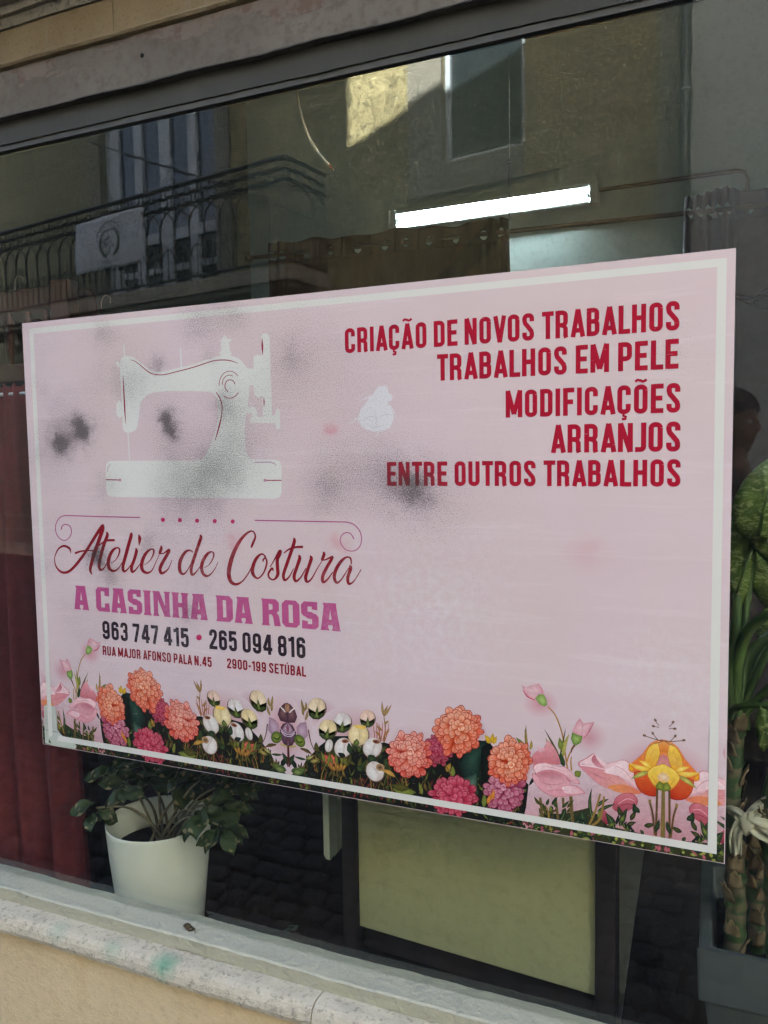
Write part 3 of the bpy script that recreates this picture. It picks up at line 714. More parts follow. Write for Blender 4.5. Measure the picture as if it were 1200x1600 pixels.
# ---- condensed capitals drawn as strokes.  Cell height 1, stroke T; a path may be curved by corner rounding
T = 0.157
def arc(cx, cy, rx, ry, a0, a1, n=7): return [(cx + rx * math.cos(R_(a0 + (a1 - a0) * i / n)), cy + ry * math.sin(R_(a0 + (a1 - a0) * i / n))) for i in range(n + 1)]
h = T / 2
def rnd_rect(w, y0, y1, r=0.112):     # closed bowl
    x0, x1, a, b_ = h, w - h, y0 + h, y1 - h
    p = arc(x1 - r, b_ - r, r, r, 0, 90, 5) + arc(x0 + r, b_ - r, r, r, 90, 180, 5) + arc(x0 + r, a + r, r, r, 180, 270, 5) + arc(x1 - r, a + r, r, r, 270, 360, 5)
    return p + [p[0]]
W0 = 0.40
def glyphs():
    G = {}; w = W0; r = 0.112; x0, x1 = h, w - h
    G['I'] = (T, [[(h, 0), (h, 1)]])
    G['L'] = (0.345, [[(h, 0), (h, 1)], [(h, h), (0.345, h)]])
    G['E'] = (0.36, [[(h, 0), (h, 1)], [(h, h), (0.36, h)], [(h, 1 - h), (0.36, 1 - h)], [(h, 0.51), (0.33, 0.51)]])
    G['F'] = (0.345, [[(h, 0), (h, 1)], [(h, 1 - h), (0.345, 1 - h)], [(h, 0.50), (0.31, 0.50)]])
    G['T'] = (0.37, [[(0.185, 0), (0.185, 1)], [(0, 1 - h), (0.37, 1 - h)]])
    G['H'] = (w + .02, [[(h, 0), (h, 1)], [(x1 + .02, 0), (x1 + .02, 1)], [(h, 0.52), (x1, 0.52)]])
    G['N'] = (w + .02, [[(h * .9, 0), (h * .9, 1)], [(x1 + .02, 0), (x1 + .02, 1)], [(h * .9, 1), (x1 + .02, 0)]])
    G['M'] = (0.53, [[(h * .9, 0), (h * .9, 1)], [(0.53 - h * .9, 0), (0.53 - h * .9, 1)], [(h * .9, 1.0), (0.265, 0.12)], [(0.53 - h * .9, 1.0), (0.265, 0.12)]])
    G['V'] = (0.42, [[(h * .85, 1), (0.21, 0.0)], [(0.42 - h * .85, 1), (0.21, 0.0)]])
    G['A'] = (0.43, [[(h * .8, 0), (0.215, 1)], [(0.43 - h * .8, 0), (0.215, 1)], [(0.12, 0.24), (0.31, 0.24)]])
    G['O'] = (w, [rnd_rect(w, 0, 1)]); G['0'] = G['O']
    G['U'] = (w, [[(x0, 1), (x0, h + r)] + arc(x0 + r, h + r, r, r, 180, 270, 5)[1:] + arc(x1 - r, h + r, r, r, 270, 360, 5) + [(x1, 1)]])
    G['J'] = (0.29, [[(-0.02, h), (0.08, h)] + arc(0.29 - h - r * .8, h + r * .8, r * .8, r * .8, 270, 360, 5) + [(0.29 - h, 1)]])
    G['C'] = (w, [[(x1, 0.66), (x1, 1 - h - r)] + arc(x1 - r, 1 - h - r, r, r, 0, 90, 5)[1:] + arc(x0 + r, 1 - h - r, r, r, 90, 180, 5) + arc(x0 + r, h + r, r, r, 180, 270, 5) + arc(x1 - r, h + r, r, r, 270, 360, 5) + [(x1, 0.35)]])
    G['D'] = (w, [[(h, 0), (h, 1)], [(h, 1 - h)] + arc(x1 - r, 1 - h - r, r, r, 90, 0, 5) + arc(x1 - r, h + r, r, r, 0, -90, 5) + [(h, h)]])
    pbowl = lambda y: [(h, 1 - h)] + arc(x1 - r, 1 - h - r, r, r, 90, 0, 5) + arc(x1 - r, y + r, r, r, 0, -90, 5) + [(h, y)]
    G['P'] = (w - .01, [[(h, 0), (h, 1)], pbowl(0.43)])
    G['R'] = (w + .01, [[(h, 0), (h, 1)], pbowl(0.47), [(x1 - r * 1.2, 0.47), (x1 - .04, 0.43), (x1, 0.34), (x1, 0.08), (x1 + .025, 0)]])
    G['B'] = (w, [[(h, 0), (h, 1)], [(h, 1 - h)] + arc(x1 - r - .01, 1 - h - r, r, r, 90, 0, 5) + arc(x1 - r - .01, 0.52 + r * .8, r, r * .8, 0, -90, 5) + [(h, 0.52)],
                  [(h, 0.52)] + arc(x1 - r, 0.52 - r, r, r, 90, 0, 5) + arc(x1 - r, h + r, r, r, 0, -90, 5) + [(h, h)]])
    G['S'] = (w - .01, [[(x1 - .01, 0.70), (x1 - .01, 1 - h - r)] + arc(x1 - .01 - r * .85, 1 - h - r, r * .85, r, 0, 90, 5)[1:] + arc(x0 + r * .85, 1 - h - r, r * .85, r, 90, 180, 5) + [(x0, 0.74), (x0 + .02, 0.64), (w / 2, 0.49), (x1 - .03, 0.35), (x1 - .01, 0.26)]
                  + arc(x1 - .01 - r * .85, h + r, r * .85, r, 0, -90, 5) + arc(x0 + r * .85, h + r, r * .85, r, 270, 180, 5) + [(x0, 0.30)]])
    G['1'] = (0.27, [[(0.27 - h, 0), (0.27 - h, 1)], [(0.0, 0.83), (0.12, 0.84), (0.2, 0.97)]])
    G['2'] = (0.385, [[(x0, 0.68), (x0, 1 - h - r)] + arc(x0 + r * .85, 1 - h - r, r * .85, r, 180, 90, 5)[1:] + arc(x1 - .01 - r * .85, 1 - h - r, r * .85, r, 90, 0, 5) + [(x1 - .01, 0.70), (x1 - .04, 0.58), (0.14, 0.28), (h + .005, 0.17), (h, 0)], [(0, h), (0.385, h)]])
    G['3'] = (w - .01, [[(x0, 0.72), (x0, 1 - h - r)] + arc(x0 + r * .85, 1 - h - r, r * .85, r, 180, 90, 5)[1:] + arc(x1 - .01 - r * .85, 1 - h - r, r * .85, r, 90, 0, 5) + arc(x1 - .01 - r * .8, 0.53 + r * .8, r * .8, r * .8, 0, -90, 4) + [(0.15, 0.53)],
                  [(0.15, 0.53)] + arc(x1 - .01 - r * .8, 0.53 - r * .8, r * .8, r * .8, 90, 0, 4) + arc(x1 - .01 - r * .85, h + r, r * .85, r, 0, -90, 5) + arc(x0 + r * .85, h + r, r * .85, r, 270, 180, 5) + [(x0, 0.30)]])
    G['4'] = (0.42, [[(0.42 - h - .05, 0), (0.42 - h - .05, 1)], [(0.42 - h - .09, 0.97), (h * .7, 0.29)], [(0.02, 0.27), (0.42, 0.27)]])
    G['5'] = (w - .01, [[(0.36, 1 - h), (h, 1 - h)], [(h, 1), (h, 0.46)], [(h, 0.55), (0.15, 0.60)] + arc(x1 - .01 - r * .85, 0.62 - r, r * .85, r, 90, 0, 5) + arc(x1 - .01 - r * .85, h + r, r * .85, r, 0, -90, 5) + arc(x0 + r * .85, h + r, r * .85, r, 270, 180, 5) + [(x0, 0.28)]])
    G['6'] = (w, [[(x1, 0.72), (x1, 1 - h - r)] + arc(x1 - r, 1 - h - r, r, r, 0, 90, 5)[1:] + arc(x0 + r, 1 - h - r, r, r, 90, 180, 5) + arc(x0 + r, h + r, r, r, 180, 270, 5) + arc(x1 - r, h + r, r, r, 270, 360, 5) + arc(x1 - r, 0.60 - r, r, r, 0, 90, 5) + [(x0 + .06, 0.57), (x0, 0.52)]])
    G['9'] = (w, [[(w - x, 1 - y) for x, y in G['6'][1][0]]])
    G['7'] = (0.37, [[(0, 1 - h), (0.35, 1 - h)], [(0.35 - h * .6, 1 - h * 1.2), (0.13, 0)]])
    G['8'] = (w, [rnd_rect(w, 0.44, 1, 0.112), rnd_rect(w, 0, 0.44 + T, 0.112)])
    G['.'] = (T, [[(h, 0), (h, T)]]); G['-'] = (0.24, [[(0.02, 0.43), (0.22, 0.43)]])
    tl = lambda w_: [(w_ / 2 - .16, 1.11), (w_ / 2 - .10, 1.17), (w_ / 2 - .02, 1.15), (w_ / 2 + .05, 1.11), (w_ / 2 + .11, 1.13), (w_ / 2 + .16, 1.18)]
    for ch, bs in (('Ã', 'A'), ('Õ', 'O')): G[ch] = (G[bs][0], G[bs][1] + [('thin', tl(G[bs][0]))])
    G['Ç'] = (G['C'][0], G['C'][1] + [('thin', [(w / 2, 0.02), (w / 2 - .02, -0.06), (w / 2 + .06, -0.10), (w / 2 + .05, -0.17), (w / 2 - .06, -0.18)])])
    G['Ú'] = (G['U'][0], G['U'][1] + [('thin', [(w / 2 - .01, 1.07), (w / 2 + .09, 1.24)])])
    return G
GL = glyphs()
def line_of_text(txt, xl, xr, z0, z1, col, name='lettering', label=None, gap=0.075, space=0.17):
    tot = 0; items = []
    for ch in txt:
        if ch == ' ': tot += space; continue
        wd, st = GL[ch]
        k = 0.045 if ch in 'AVTLJ' else gap
        items.append((tot, st)); tot += wd + k
    tot -= gap
    sx = (xr - xl) / tot; sz = z1 - z0; I = Ink(0.00012)
    for x, st in items:
        for p in st:
            wth = T
            if p[0] == 'thin': p = p[1]; wth = T * 0.55
            asp = sx / sz
            I.ribbon([(xl + (x + a) * sx, z0 + c_ * sz, wth * (sx * 0.5 + sz * 0.5)) for a, c_ in p], col)
    return I.build(name, label)
CRIM = pc(172, 22, 48); DRED = pc(138, 20, 34); BLK = pc(48, 32, 42)
line_of_text('CRIAÇÃO DE NOVOS TRABALHOS', 0.878, 1.514, 1.749, 1.798, CRIM, label='crimson lettering CRIAÇÃO DE NOVOS TRABALHOS')
line_of_text('TRABALHOS EM PELE', 1.075, 1.513, 1.684, 1.734, CRIM, label='crimson lettering TRABALHOS EM PELE')
line_of_text('MODIFICAÇÕES', 1.210, 1.517, 1.609, 1.659, CRIM, label='crimson lettering MODIFICAÇÕES')
line_of_text('ARRANJOS', 1.295, 1.518, 1.542, 1.593, CRIM, label='crimson lettering ARRANJOS')
line_of_text('ENTRE OUTROS TRABALHOS', 0.966, 1.519, 1.481, 1.528, CRIM, label='crimson lettering ENTRE OUTROS TRABALHOS')
line_of_text('963 747 415', 0.212, 0.467, 1.108, 1.152, BLK, label='black phone number 963 747 415')
line_of_text('265 094 816', 0.523, 0.771, 1.110, 1.155, BLK, label='black phone number 265 094 816')
line_of_text('RUA MAJOR AFONSO PALA N.45', 0.210, 0.528, 1.068, 1.0905, DRED, label='small dark red address line')
line_of_text('2900-199 SETÚBAL', 0.569, 0.770, 1.070, 1.092, DRED, label='small dark red postcode and town')
def disc(I, px, py, r, col, n=18):
    I.fan([S(px + r * math.cos(2 * math.pi * k / n), py + r * 1.05 * math.sin(2 * math.pi * k / n)) for k in range(n)], col, col)
I = Ink(0.00012); disc(I, 311, 996, 4.4, pc(196, 34, 92)); I.build('bullet_dot')
# ---- slab capitals, built of blocks in a unit cell (height 1)
SLAB = pc(188, 84, 134)
def slab(txt, xl, xr, z0, z1):
    SG = {
     'A': (0.66, [[(0.0, 0), (0.30, 0), (0.255, 0.10), (0.255, 0.14), (0.36, 1.0), (0.10, 1.0), (0.10, 0.93), (0.125, 0.9), (0.02, 0.06)], [(0.66, 0), (0.36, 0), (0.405, 0.10), (0.405, 0.14), (0.30, 1.0), (0.53, 1.0), (0.53, 0.93), (0.525, 0.9), (0.64, 0.06)], [(0.15, 0.20), (0.50, 0.20), (0.48, 0.40), (0.17, 0.40)]]),
     'C': (0.58, [[(0, 0.13), (0.10, 0), (0.28, 0), (0.22, 0.16), (0.22, 0.84), (0.28, 1), (0.10, 1), (0, 0.87)], [(0.2, 0), (0.58, 0), (0.56, 0.36), (0.37, 0.34), (0.37, 0.17), (0.2, 0.17)], [(0.2, 1), (0.58, 1), (0.56, 0.64), (0.37, 0.66), (0.37, 0.83), (0.2, 0.83)]]),
     'S': (0.58, [[(0, 0.56), (0, 0.88), (0.10, 1), (0.55, 1), (0.54, 0.70), (0.36, 0.72), (0.36, 0.82), (0.22, 0.82), (0.22, 0.66), (0.10, 0.44)], [(0.58, 0.46), (0.58, 0.12), (0.47, 0), (0.02, 0), (0.03, 0.31), (0.22, 0.28), (0.22, 0.18), (0.36, 0.18), (0.36, 0.34), (0.47, 0.58)], [(0.06, 0.50), (0.22, 0.38), (0.38, 0.36), (0.52, 0.50), (0.36, 0.62), (0.20, 0.64)]]),
     'I': (0.33, [[(0, 0), (0.33, 0), (0.285, 0.12), (0.285, 0.88), (0.33, 1), (0, 1), (0.045, 0.88), (0.045, 0.12)]]),
     'N': (0.70, [[(0, 0), (0.25, 0), (0.21, 0.12), (0.21, 1), (0, 1), (0.035, 0.88), (0.035, 0.12)], [(0.70, 1), (0.45, 1), (0.49, 0.88), (0.49, 0), (0.70, 0), (0.665, 0.12), (0.665, 0.88)], [(0.15, 1), (0.28, 1), (0.62, 0.05), (0.60, 0), (0.46, 0), (0.14, 0.85)]]),
     'H': (0.66, [[(0, 0), (0.30, 0), (0.26, 0.12), (0.26, 0.88), (0.30, 1), (0, 1), (0.04, 0.88), (0.04, 0.12)], [(0.66, 0), (0.36, 0), (0.40, 0.12), (0.40, 0.88), (0.36, 1), (0.66, 1), (0.62, 0.88), (0.62, 0.12)], [(0.22, 0.42), (0.44, 0.42), (0.44, 0.60), (0.22, 0.60)]]),
     'D': (0.62, [[(0, 0), (0.27, 0), (0.26, 0.10), (0.26, 0.90), (0.27, 1), (0, 1), (0.035, 0.88), (0.035, 0.12)], [(0.24, 0), (0.50, 0), (0.62, 0.14), (0.62, 0.86), (0.50, 1), (0.24, 1), (0.24, 0.84), (0.38, 0.82), (0.38, 0.18), (0.24, 0.16)]]),
     'R': (0.66, [[(0, 0), (0.29, 0), (0.26, 0.10), (0.26, 0.90), (0.27, 1), (0, 1), (0.035, 0.88), (0.035, 0.12)], [(0.24, 1), (0.50, 1), (0.61, 0.88), (0.61, 0.58), (0.50, 0.47), (0.24, 0.40), (0.24, 0.58), (0.39, 0.62), (0.39, 0.80), (0.24, 0.83)], [(0.30, 0.50), (0.52, 0.52), (0.61, 0.38), (0.66, 0.0), (0.44, 0.0), (0.40, 0.34)]]),
     'O': (0.60, [[(0, 0.14), (0.12, 0), (0.30, 0), (0.30, 0.17), (0.23, 0.17), (0.23, 0.83), (0.30, 0.83), (0.30, 1), (0.12, 1), (0, 0.86)], [(0.60, 0.14), (0.48, 0), (0.295, 0), (0.295, 0.17), (0.37, 0.17), (0.37, 0.83), (0.295, 0.83), (0.295, 1), (0.48, 1), (0.60, 0.86)]]),
    }
    t = 0; it = []
    for ch in txt:
        if ch == ' ': t += 0.26; continue
        it.append((t, SG[ch][1])); t += SG[ch][0] + 0.05
    t -= 0.05; sx = (xr - xl) / t; I = Ink(0.00012)
    for x, ps in it:
        for p in ps: I.poly([(xl + (x + a) * sx, z0 + c_ * (z1 - z0)) for a, c_ in p], SLAB)
    I.build('lettering', 'heavy pink slab lettering A CASINHA DA ROSA')
slab('A CASINHA DA ROSA', 0.126, 0.856, 1.175, 1.234)
# ---- brush script, traced strokes (x, y, width) per enlarged strip
def sc_conv(ox, oy, k): return lambda x, y: S(ox + x / k, oy + y / k)
SA, SB, SC = sc_conv(80, 795, 7.5), sc_conv(220, 795, 7.5), sc_conv(340, 800, 5.0)
I = Ink(0.00012)
def stroke(cv, pts, col=DRED, k=5): I.ribbon(smooth_path(pts, k), col, cv)
for p in ([(230,520,5),(215,465,25),(150,435,26),(85,470,18),(50,540,12),(40,600,10),(60,680,16),(110,735,24),(160,748,30),(220,725,32),(300,645,34),(400,510,34),(500,350,36),(580,225,38),(608,185,22)],
          [(608,180,16),(603,240,44),(560,370,44),(510,510,44),(470,650,38),(458,720,30),(478,770,10)],
          [(278,522,26),(340,500,22),(420,488,18),(500,485,12),(560,430,14),(620,385,20),(670,370,26),(745,368,28)],
          [(650,268,12),(658,310,36),(625,400,38),(590,520,38),(562,650,34),(575,712,30),(610,705,18),(660,630,8)],
          [(700,635,8),(750,605,10),(790,540,16),(802,480,20),(775,455,18),(720,490,34),(680,570,40),(670,650,40),(690,710,34),(740,728,26),(790,695,14),(830,630,8)],
          [(930,278,10),(938,310,38),(905,430,40),(870,560,40),(842,670,36),(850,730,30),(890,715,18),(940,645,8)],
          [(990,460,12),(1000,495,36),(975,590,36),(943,680,36),(950,738,30),(990,715,18),(1045,640,8)], [(1025,300,8),(1038,350,40),(1030,430,8)]): stroke(SA, p)
for p in ([(40,658,8),(100,615,10),(140,550,16),(153,490,22),(125,472,18),(70,510,34),(25,590,40),(10,680,40),(35,735,34),(85,750,26),(135,715,14),(180,620,9),(215,540,8)],
          [(238,430,10),(240,465,36),(222,520,30),(222,535,10)], [(225,525,14),(270,520,16),(325,480,24),(330,500,36),(290,570,38),(245,650,40),(225,710,38),(245,755,34),(290,735,22),(330,690,12),(365,600,8)],
          [(612,510,14),(580,488,18),(530,500,30),(480,570,40),(455,650,42),(460,730,38),(495,765,26),(540,730,14),(590,640,10)],
          [(692,303,10),(705,335,36),(670,440,38),(630,560,38),(592,690,36),(600,770,30),(640,750,18),(700,670,8)],
          [(745,690,8),(795,660,10),(840,595,16),(856,530,20),(830,503,18),(780,530,34),(730,610,40),(712,690,40),(730,760,34),(775,788,28),(825,760,16),(870,700,10),(905,625,8)]): stroke(SB, p)
for p in ([(262,278,14),(278,240,20),(295,190,14),(275,150,12),(230,165,18),(175,225,26),(125,320,32),(95,420,34),(88,490,32),(105,545,28),(145,565,20),(195,540,12),(240,480,10),(265,430,8)],
          [(378,350,10),(345,328,14),(305,360,24),(278,420,28),(275,480,26),(310,518,14),(350,490,12),(378,430,14),(384,380,14),(365,345,10)], [(355,388,10),(360,367,14),(382,360,8)],
          [(410,430,8),(440,380,10),(485,305,22),(490,325,22),(468,370,26),(468,430,26),(470,490,26),(440,528,14),(405,515,14),(398,480,16),(425,440,18),(435,460,8)],
          [(595,200,8),(600,230,26),(575,310,26),(540,410,26),(515,490,24),(525,532,20),(560,505,12),(595,440,6)], [(517,322,8),(560,290,14),(610,275,18),(668,272,20)],
          [(632,335,8),(642,360,26),(620,430,26),(598,500,26),(612,540,20),(650,510,12),(690,440,8)], [(722,340,8),(732,365,26),(708,440,26),(688,510,26),(700,545,20),(735,520,12),(780,440,8),(815,385,7)],
          [(825,310,8),(832,330,24),(818,370,22),(816,382,8)], [(820,378,10),(850,370,12),(895,350,18),(890,370,24),(855,430,26),(822,500,26),(825,548,22),(860,525,14),(900,470,8)],
          [(1045,410,10),(1040,365,14),(1010,352,14),(965,385,24),(925,450,28),(912,510,26),(930,552,20),(965,530,12),(1010,460,8),(1035,425,8)],
          [(1032,415,12),(1040,440,26),(1018,510,26),(1025,560,20),(1060,545,12),(1095,495,8),(1122,448,7)]): stroke(SC, p)
I.build('lettering', 'dark red brush script Atelier de Costura')
I = Ink(0.00012); SCR = pc(172, 78, 122)
I.ribbon([(1042,102,13),(600,92,13),(163,78,12)], SCR, SA); stroke(SA, [(165,78,12),(105,100,11),(65,155,10),(50,225,10),(65,300,10),(110,355,10),(165,370,10),(215,335,10),(238,270,10),(220,205,11),(170,182,12),(130,200,12),(118,245,12)], SCR)
I.build('scroll_line'); I = Ink(0.00012)
I.ribbon([(290,65,9),(650,72,9),(1007,78,9)], SCR, SC); stroke(SC, [(1005,78,9),(1060,95,9),(1105,140,8),(1125,200,8),(1115,260,8),(1080,298,8),(1035,305,7),(990,285,7),(960,235,7),(965,190,7),(1000,162,8),(1040,170,8),(1065,212,9)], SCR)
I.build('scroll_line')
for x, y in ((254.7, 812.2), (281.2, 812.7), (308, 813.5), (335.6, 814.2), (363.6, 814.8)): I = Ink(0.00012); disc(I, x, y, 3.2, pc(196, 34, 92)); I.build('ornament_dot')
# ---- sewing machine silhouette
WHT = pc(221, 218, 211)
I = Ink(0.00006)
def wpoly(pts): I.poly([S(*p) for p in pts], WHT)
wpoly([(188,566),(189,560),(193,557),(200,556),(208,557.5),(213,562),(222,569),(231,576.5),(240,580.5),(250,581.5),(262,579),(285,573.5),(300,570),(320,563),(335,558),(350,555.5),(362,556),(372,559.5),(379,566),(385,574),(388,576),(397,576),(397,602),(389.5,602),(389,620),(387,635),(384,650),(383,665),(382.5,692),(384,703),(387,712),(393,717.5),(400,718),(430,718),(437,721),(440,728),(440,770),(437,777),(430,779),(175,776.5),(168,773),(165.5,765),(165.5,728),(168,722),(173,720),(300,719.5),(315,719),(322,710),(328,697),(335,678),(339,665),(341,650),(341,635),(339,622),(334,615),(327,612),(300,611),(260,611),(240,613),(230,617),(222,625),(219,632),(217,650),(215,665),(212,672),(205,675.5),(198,676),(193,673),(192,668),(191,640),(189.5,610),(188,590),(187.5,575)])
wpoly([(408,527),(410,522),(415,520.5),(419,522),(421.5,527),(422.5,570),(424,610),(425,652),(411,652),(410.5,620),(409,560)])
wpoly([(396,560),(399,555),(404,554),(410,556),(421.5,558),(422.5,600),(423,612),(412,618),(402,621),(398,617),(396.5,605)])
wpoly([(385,638),(391,635),(398,636),(402,642),(402,651),(411,651),(425,650.5),(431,648),(431,661),(392,661),(390,655),(394,650),(393,645),(387,647)])
wpoly([(430.5,642),(434,638),(437,641),(438,668),(435,671),(431,669)])
wpoly([(343,530),(346,531),(351,522.5),(356,530),(361,529),(361,533),(358,535),(359,547),(362,552),(360,556),(345,557),(343,551),(346,547),(345,535)])
wpoly([(180,568),(184,564),(188,570),(188,575),(183,572)]); wpoly([(182,632),(186,625),(190.5,630),(191.5,650),(186,653),(182,648)])
for q in ([(193.5,538,1.9),(194.5,557,1.9)], [(282,543,2.2),(283.5,575,2.2)], [(200,675,1.4),(202.5,720,1.4)]): I.ribbon(q, WHT, S)
I.build('sewing_machine_print', 'white silhouette of an old sewing machine')
ML = pc(150, 30, 56)
for q in ([(203,562,.5),(212,565,1.1),(222,573,1.3),(232,581,1.4),(242,585,1.4),(256,585.5,1.4),(275,581,1.4),(300,574.5,1.5),(320,568,1.5),(335,563.5,1.5),(350,562.5,1.6),(362,564,1.4),(372,568,.6)],
          [(192.5,586,.4),(193.5,610,1.8),(195,640,2),(196.5,662,.4)], [(338,613,1.2),(344,623,1.5),(347,635,1.5),(346,650,1.4),(342,668,2.2),(336,689,.5)],
          [(409.5,528,.4),(410,541,2.8),(410.5,555,.4)], [(412.4,621,.6),(412.6,628,1.8),(412.8,636,.4)]): I = Ink(0.00020); I.ribbon(smooth_path(q, 4), ML, S); I.build('machine_line')
for cx, cy, r, a0, a1, wd in ((359, 601, 16.5, 175, 320, 1.0), (359, 601, 16.5, 35, 125, 1.2), (358.5, 599, 10.8, 170, 300, 1.0), (359.5, 603, 8.0, 110, 345, 1.3)):
    I = Ink(0.00020); I.ribbon([(cx + r * math.cos(R_(a0 + (a1 - a0) * k / 16)), cy + r * 1.28 * math.sin(R_(a0 + (a1 - a0) * k / 16)) if r > 16 else cy + r * 1.2 * math.sin(R_(a0 + (a1 - a0) * k / 16)), wd) for k in range(17)], ML, S); I.build('machine_line')
I = Ink(0.00020); I.ribbon([(165.5,749.5,1.6),(186,750,1.6)], ML, S); disc(I, 187.5, 750, 2.3, pc(190, 140, 160)); I.build('machine_line')
I = Ink(0.00020); I.ribbon([(415,750.5,1.6),(440,750.5,1.6)], ML, S); disc(I, 414, 750.5, 2.4, pc(190, 140, 160)); I.build('machine_line')
I = Ink(0.00020); I.ribbon([(398,722.5,1.8),(422,722,1.8),(428,724,1.8),(432,727.5,1)], pc(186,150,166), S); I.build('machine_line'); I = Ink(0.00020); I.ribbon([(168,737,.8),(169,730,1.3),(173,725,.8)], pc(190,150,166), S)
I.build('machine_line')
# ---- pale torn patch where the print has come off
I = Ink(0.00005); PT = pc(222, 217, 219)
I.poly([S(*p) for p in [(562,644),(566,636),(572,630),(576,623),(582,619),(584,613),(588,608),(592,604),(600,603),(606,606),(607,614),(612,617),(614,621),(612,626),(606,627),(606,631),(611,636),(614,644),(615,652),(613,660),(610,668),(603,671),(596,674),(588,675),(579,673),(570,670),(563,664),(559,656)]], PT)
for q in ([(562,627,.6),(572,622,2),(584,618,3)], [(547,663,.5),(553,657,1.5),(562,652,2)], [(609,633,.8),(615,642,1.6),(619,652,.6)], [(590,676,2.2),(591,683,.8)], [(599,604,2),(604,602,.8)]): I.ribbon(smooth_path(q, 4), PT, S)
for q in ([(568,655,.6),(578,651,1),(590,653,.6)], [(592,651,.6),(602,648,1.4),(612,648,.6)], [(572,662,.5),(584,668,1),(600,664,.5)], [(585,640,.5),(588,655,1.1),(587,668,.5)]): I.ribbon(smooth_path(q, 4), pc(203, 194, 198), S)
I.build('torn_patch', 'pale worn patch in the print')

# ---- flower border.  The print repeats itself mirrored about two upright axes, as on the board
XA = S(450, 1150)[0]; XB = S(1037, 1190)[0]
frnd = random.Random(11)
def mixc(a, b, t): return tuple(x + (y - x) * t for x, y in zip(a, b))
def jit(c, k=0.12):
    f = 1 + frnd.uniform(-k, k); return tuple(min(1, x * f) for x in c)
class Fl:
    """draws in photo pixels, writes on the board; mirrored copies are added for every shape"""
    def __init__(s, base, mirrors=('A',), step=0.0000022, cyc=0):
        s.cyc = cyc; s.base = SF - base; s.cnt = 0; s.n = 1 + len(mirrors); s.m = mirrors; s.Is = [Ink(base, step) for _ in range(s.n)]; s.step = step; s.k = 0
    def _cp(s, pts):
        out = [pts]
        if 'A' in s.m: out.append([(2 * XA - x, z) for x, z in pts])
        if 'B' in s.m: out.append([(2 * XB - x, z) for x, z in pts])
        return out
    def _each(s, pts, fn):
        for i, (I_, q) in enumerate(zip(s.Is, s._cp([S(*p) for p in pts]))):
            y = I_.y; I_.y = y - i * s.step * .3; fn(I_, q); I_.y = y - s.step
        s.cnt += 1
        if s.cyc and s.cnt % s.cyc == 0:           # very many small leaves share a few dozen levels
            for I_ in s.Is: I_.y = s.base - 2 * s.step
    def build(s, name, mat=None):
        for I_ in s.Is:
            if I_.v: I_.build(name, mat=mat or INKP)
    def fan(s, pts, cc, ce): s._each(pts, lambda I_, q: I_.fan(q, cc, ce))
    def poly(s, pts, c): s._each(pts, lambda I_, q: I_.poly(q, c))
    def rib(s, pts, c, k=4):
        pts = smooth_path(pts, k) if len(pts) > 2 else pts
        n = len(pts); a = []; b_ = []
        for i in range(n):
            p, q = pts[max(i - 1, 0)], pts[min(i + 1, n - 1)]; dx, dy = q[0] - p[0], q[1] - p[1]; l = math.hypot(dx, dy) or 1; hh = pts[i][2] / 2
            a.append((pts[i][0] - dy / l * hh, pts[i][1] + dx / l * hh)); b_.append((pts[i][0] + dy / l * hh, pts[i][1] - dx / l * hh))
        s.poly(a + b_[::-1], c)
    def ell(s, cx, cy, rx, ry, ang, cc, ce, n=14, tip=0.0):
        ca, sa = math.cos(R_(ang)), math.sin(R_(ang)); pts = []
        for k in range(n):
            t = 2 * math.pi * k / n; x = rx * math.cos(t); yv = ry * math.sin(t) * (1 - tip * math.cos(t))
            pts.append((cx + x * ca - yv * sa, cy + x * sa + yv * ca))
        s.fan(pts, cc, ce)
    def leaf(s, x0, y0, x1, y1, wd, cc, ce, vein=None):
        dx, dy = x1 - x0, y1 - y0; L = math.hypot(dx, dy); ux, uy = dx / L, dy / L; prof = [(0, 0), (.15, .32), (.35, .5), (.6, .42), (.82, .22), (1, 0)]
        bend = frnd.uniform(-.08, .08) * L
        f = lambda t, w_: (x0 + dx * t - uy * (w_ * wd + bend * math.sin(math.pi * t)), y0 + dy * t + ux * (w_ * wd + bend * math.sin(math.pi * t)))
        s.fan([f(t, w_) for t, w_ in prof] + [f(t, -w_) for t, w_ in reversed(prof[1:-1])], cc, ce)
        if vein: s.rib([(*f(t, 0), 1.0 * (1.1 - t)) for t in (0, .3, .6, .95)], vein, 2)
    def grad(s, pts, c0, c1, ang=90, rim=None, smooth=True):
        """smooth closed outline shaded from c0 to c1 along a direction (picture degrees, 90 = downwards); optional thin darker rim"""
        if smooth:
            n = len(pts); q = [pts[-2], pts[-1]] + list(pts) + [pts[0], pts[1]]; out = []
            for i in range(2, n + 2):
                for t in (0, .34, .67):
                    p0, p1, p2, p3 = q[i - 1], q[i], q[(i + 1)], q[(i + 2) if i + 2 < len(q) else -1]
                    out.append(tuple(0.5 * (2 * b + (c - a) * t + (2 * a - 5 * b + 4 * c - d) * t * t + (3 * b - a - 3 * c + d) * t ** 3) for a, b, c, d in zip(p0, p1, p2, p3)))
            pts = out
        ca, sa = math.cos(R_(ang)), math.sin(R_(ang)); pr = [x * ca + y * sa for x, y in pts]; lo, hi = min(pr), max(pr)
        cols = [mixc(c0, c1, (p - lo) / (hi - lo + 1e-9)) for p in pr]
        cx, cy = sum(p[0] for p in pts) / len(pts), sum(p[1] for p in pts) / len(pts)
        if rim:
            s.poly([(cx + (x - cx) * 1.035 + (0.5 if x > cx else -0.5), cy + (y - cy) * 1.035 + (0.5 if y > cy else -0.5)) for x, y in pts], rim)
        s._each(pts, lambda I_, q: I_.polyc(q, cols))
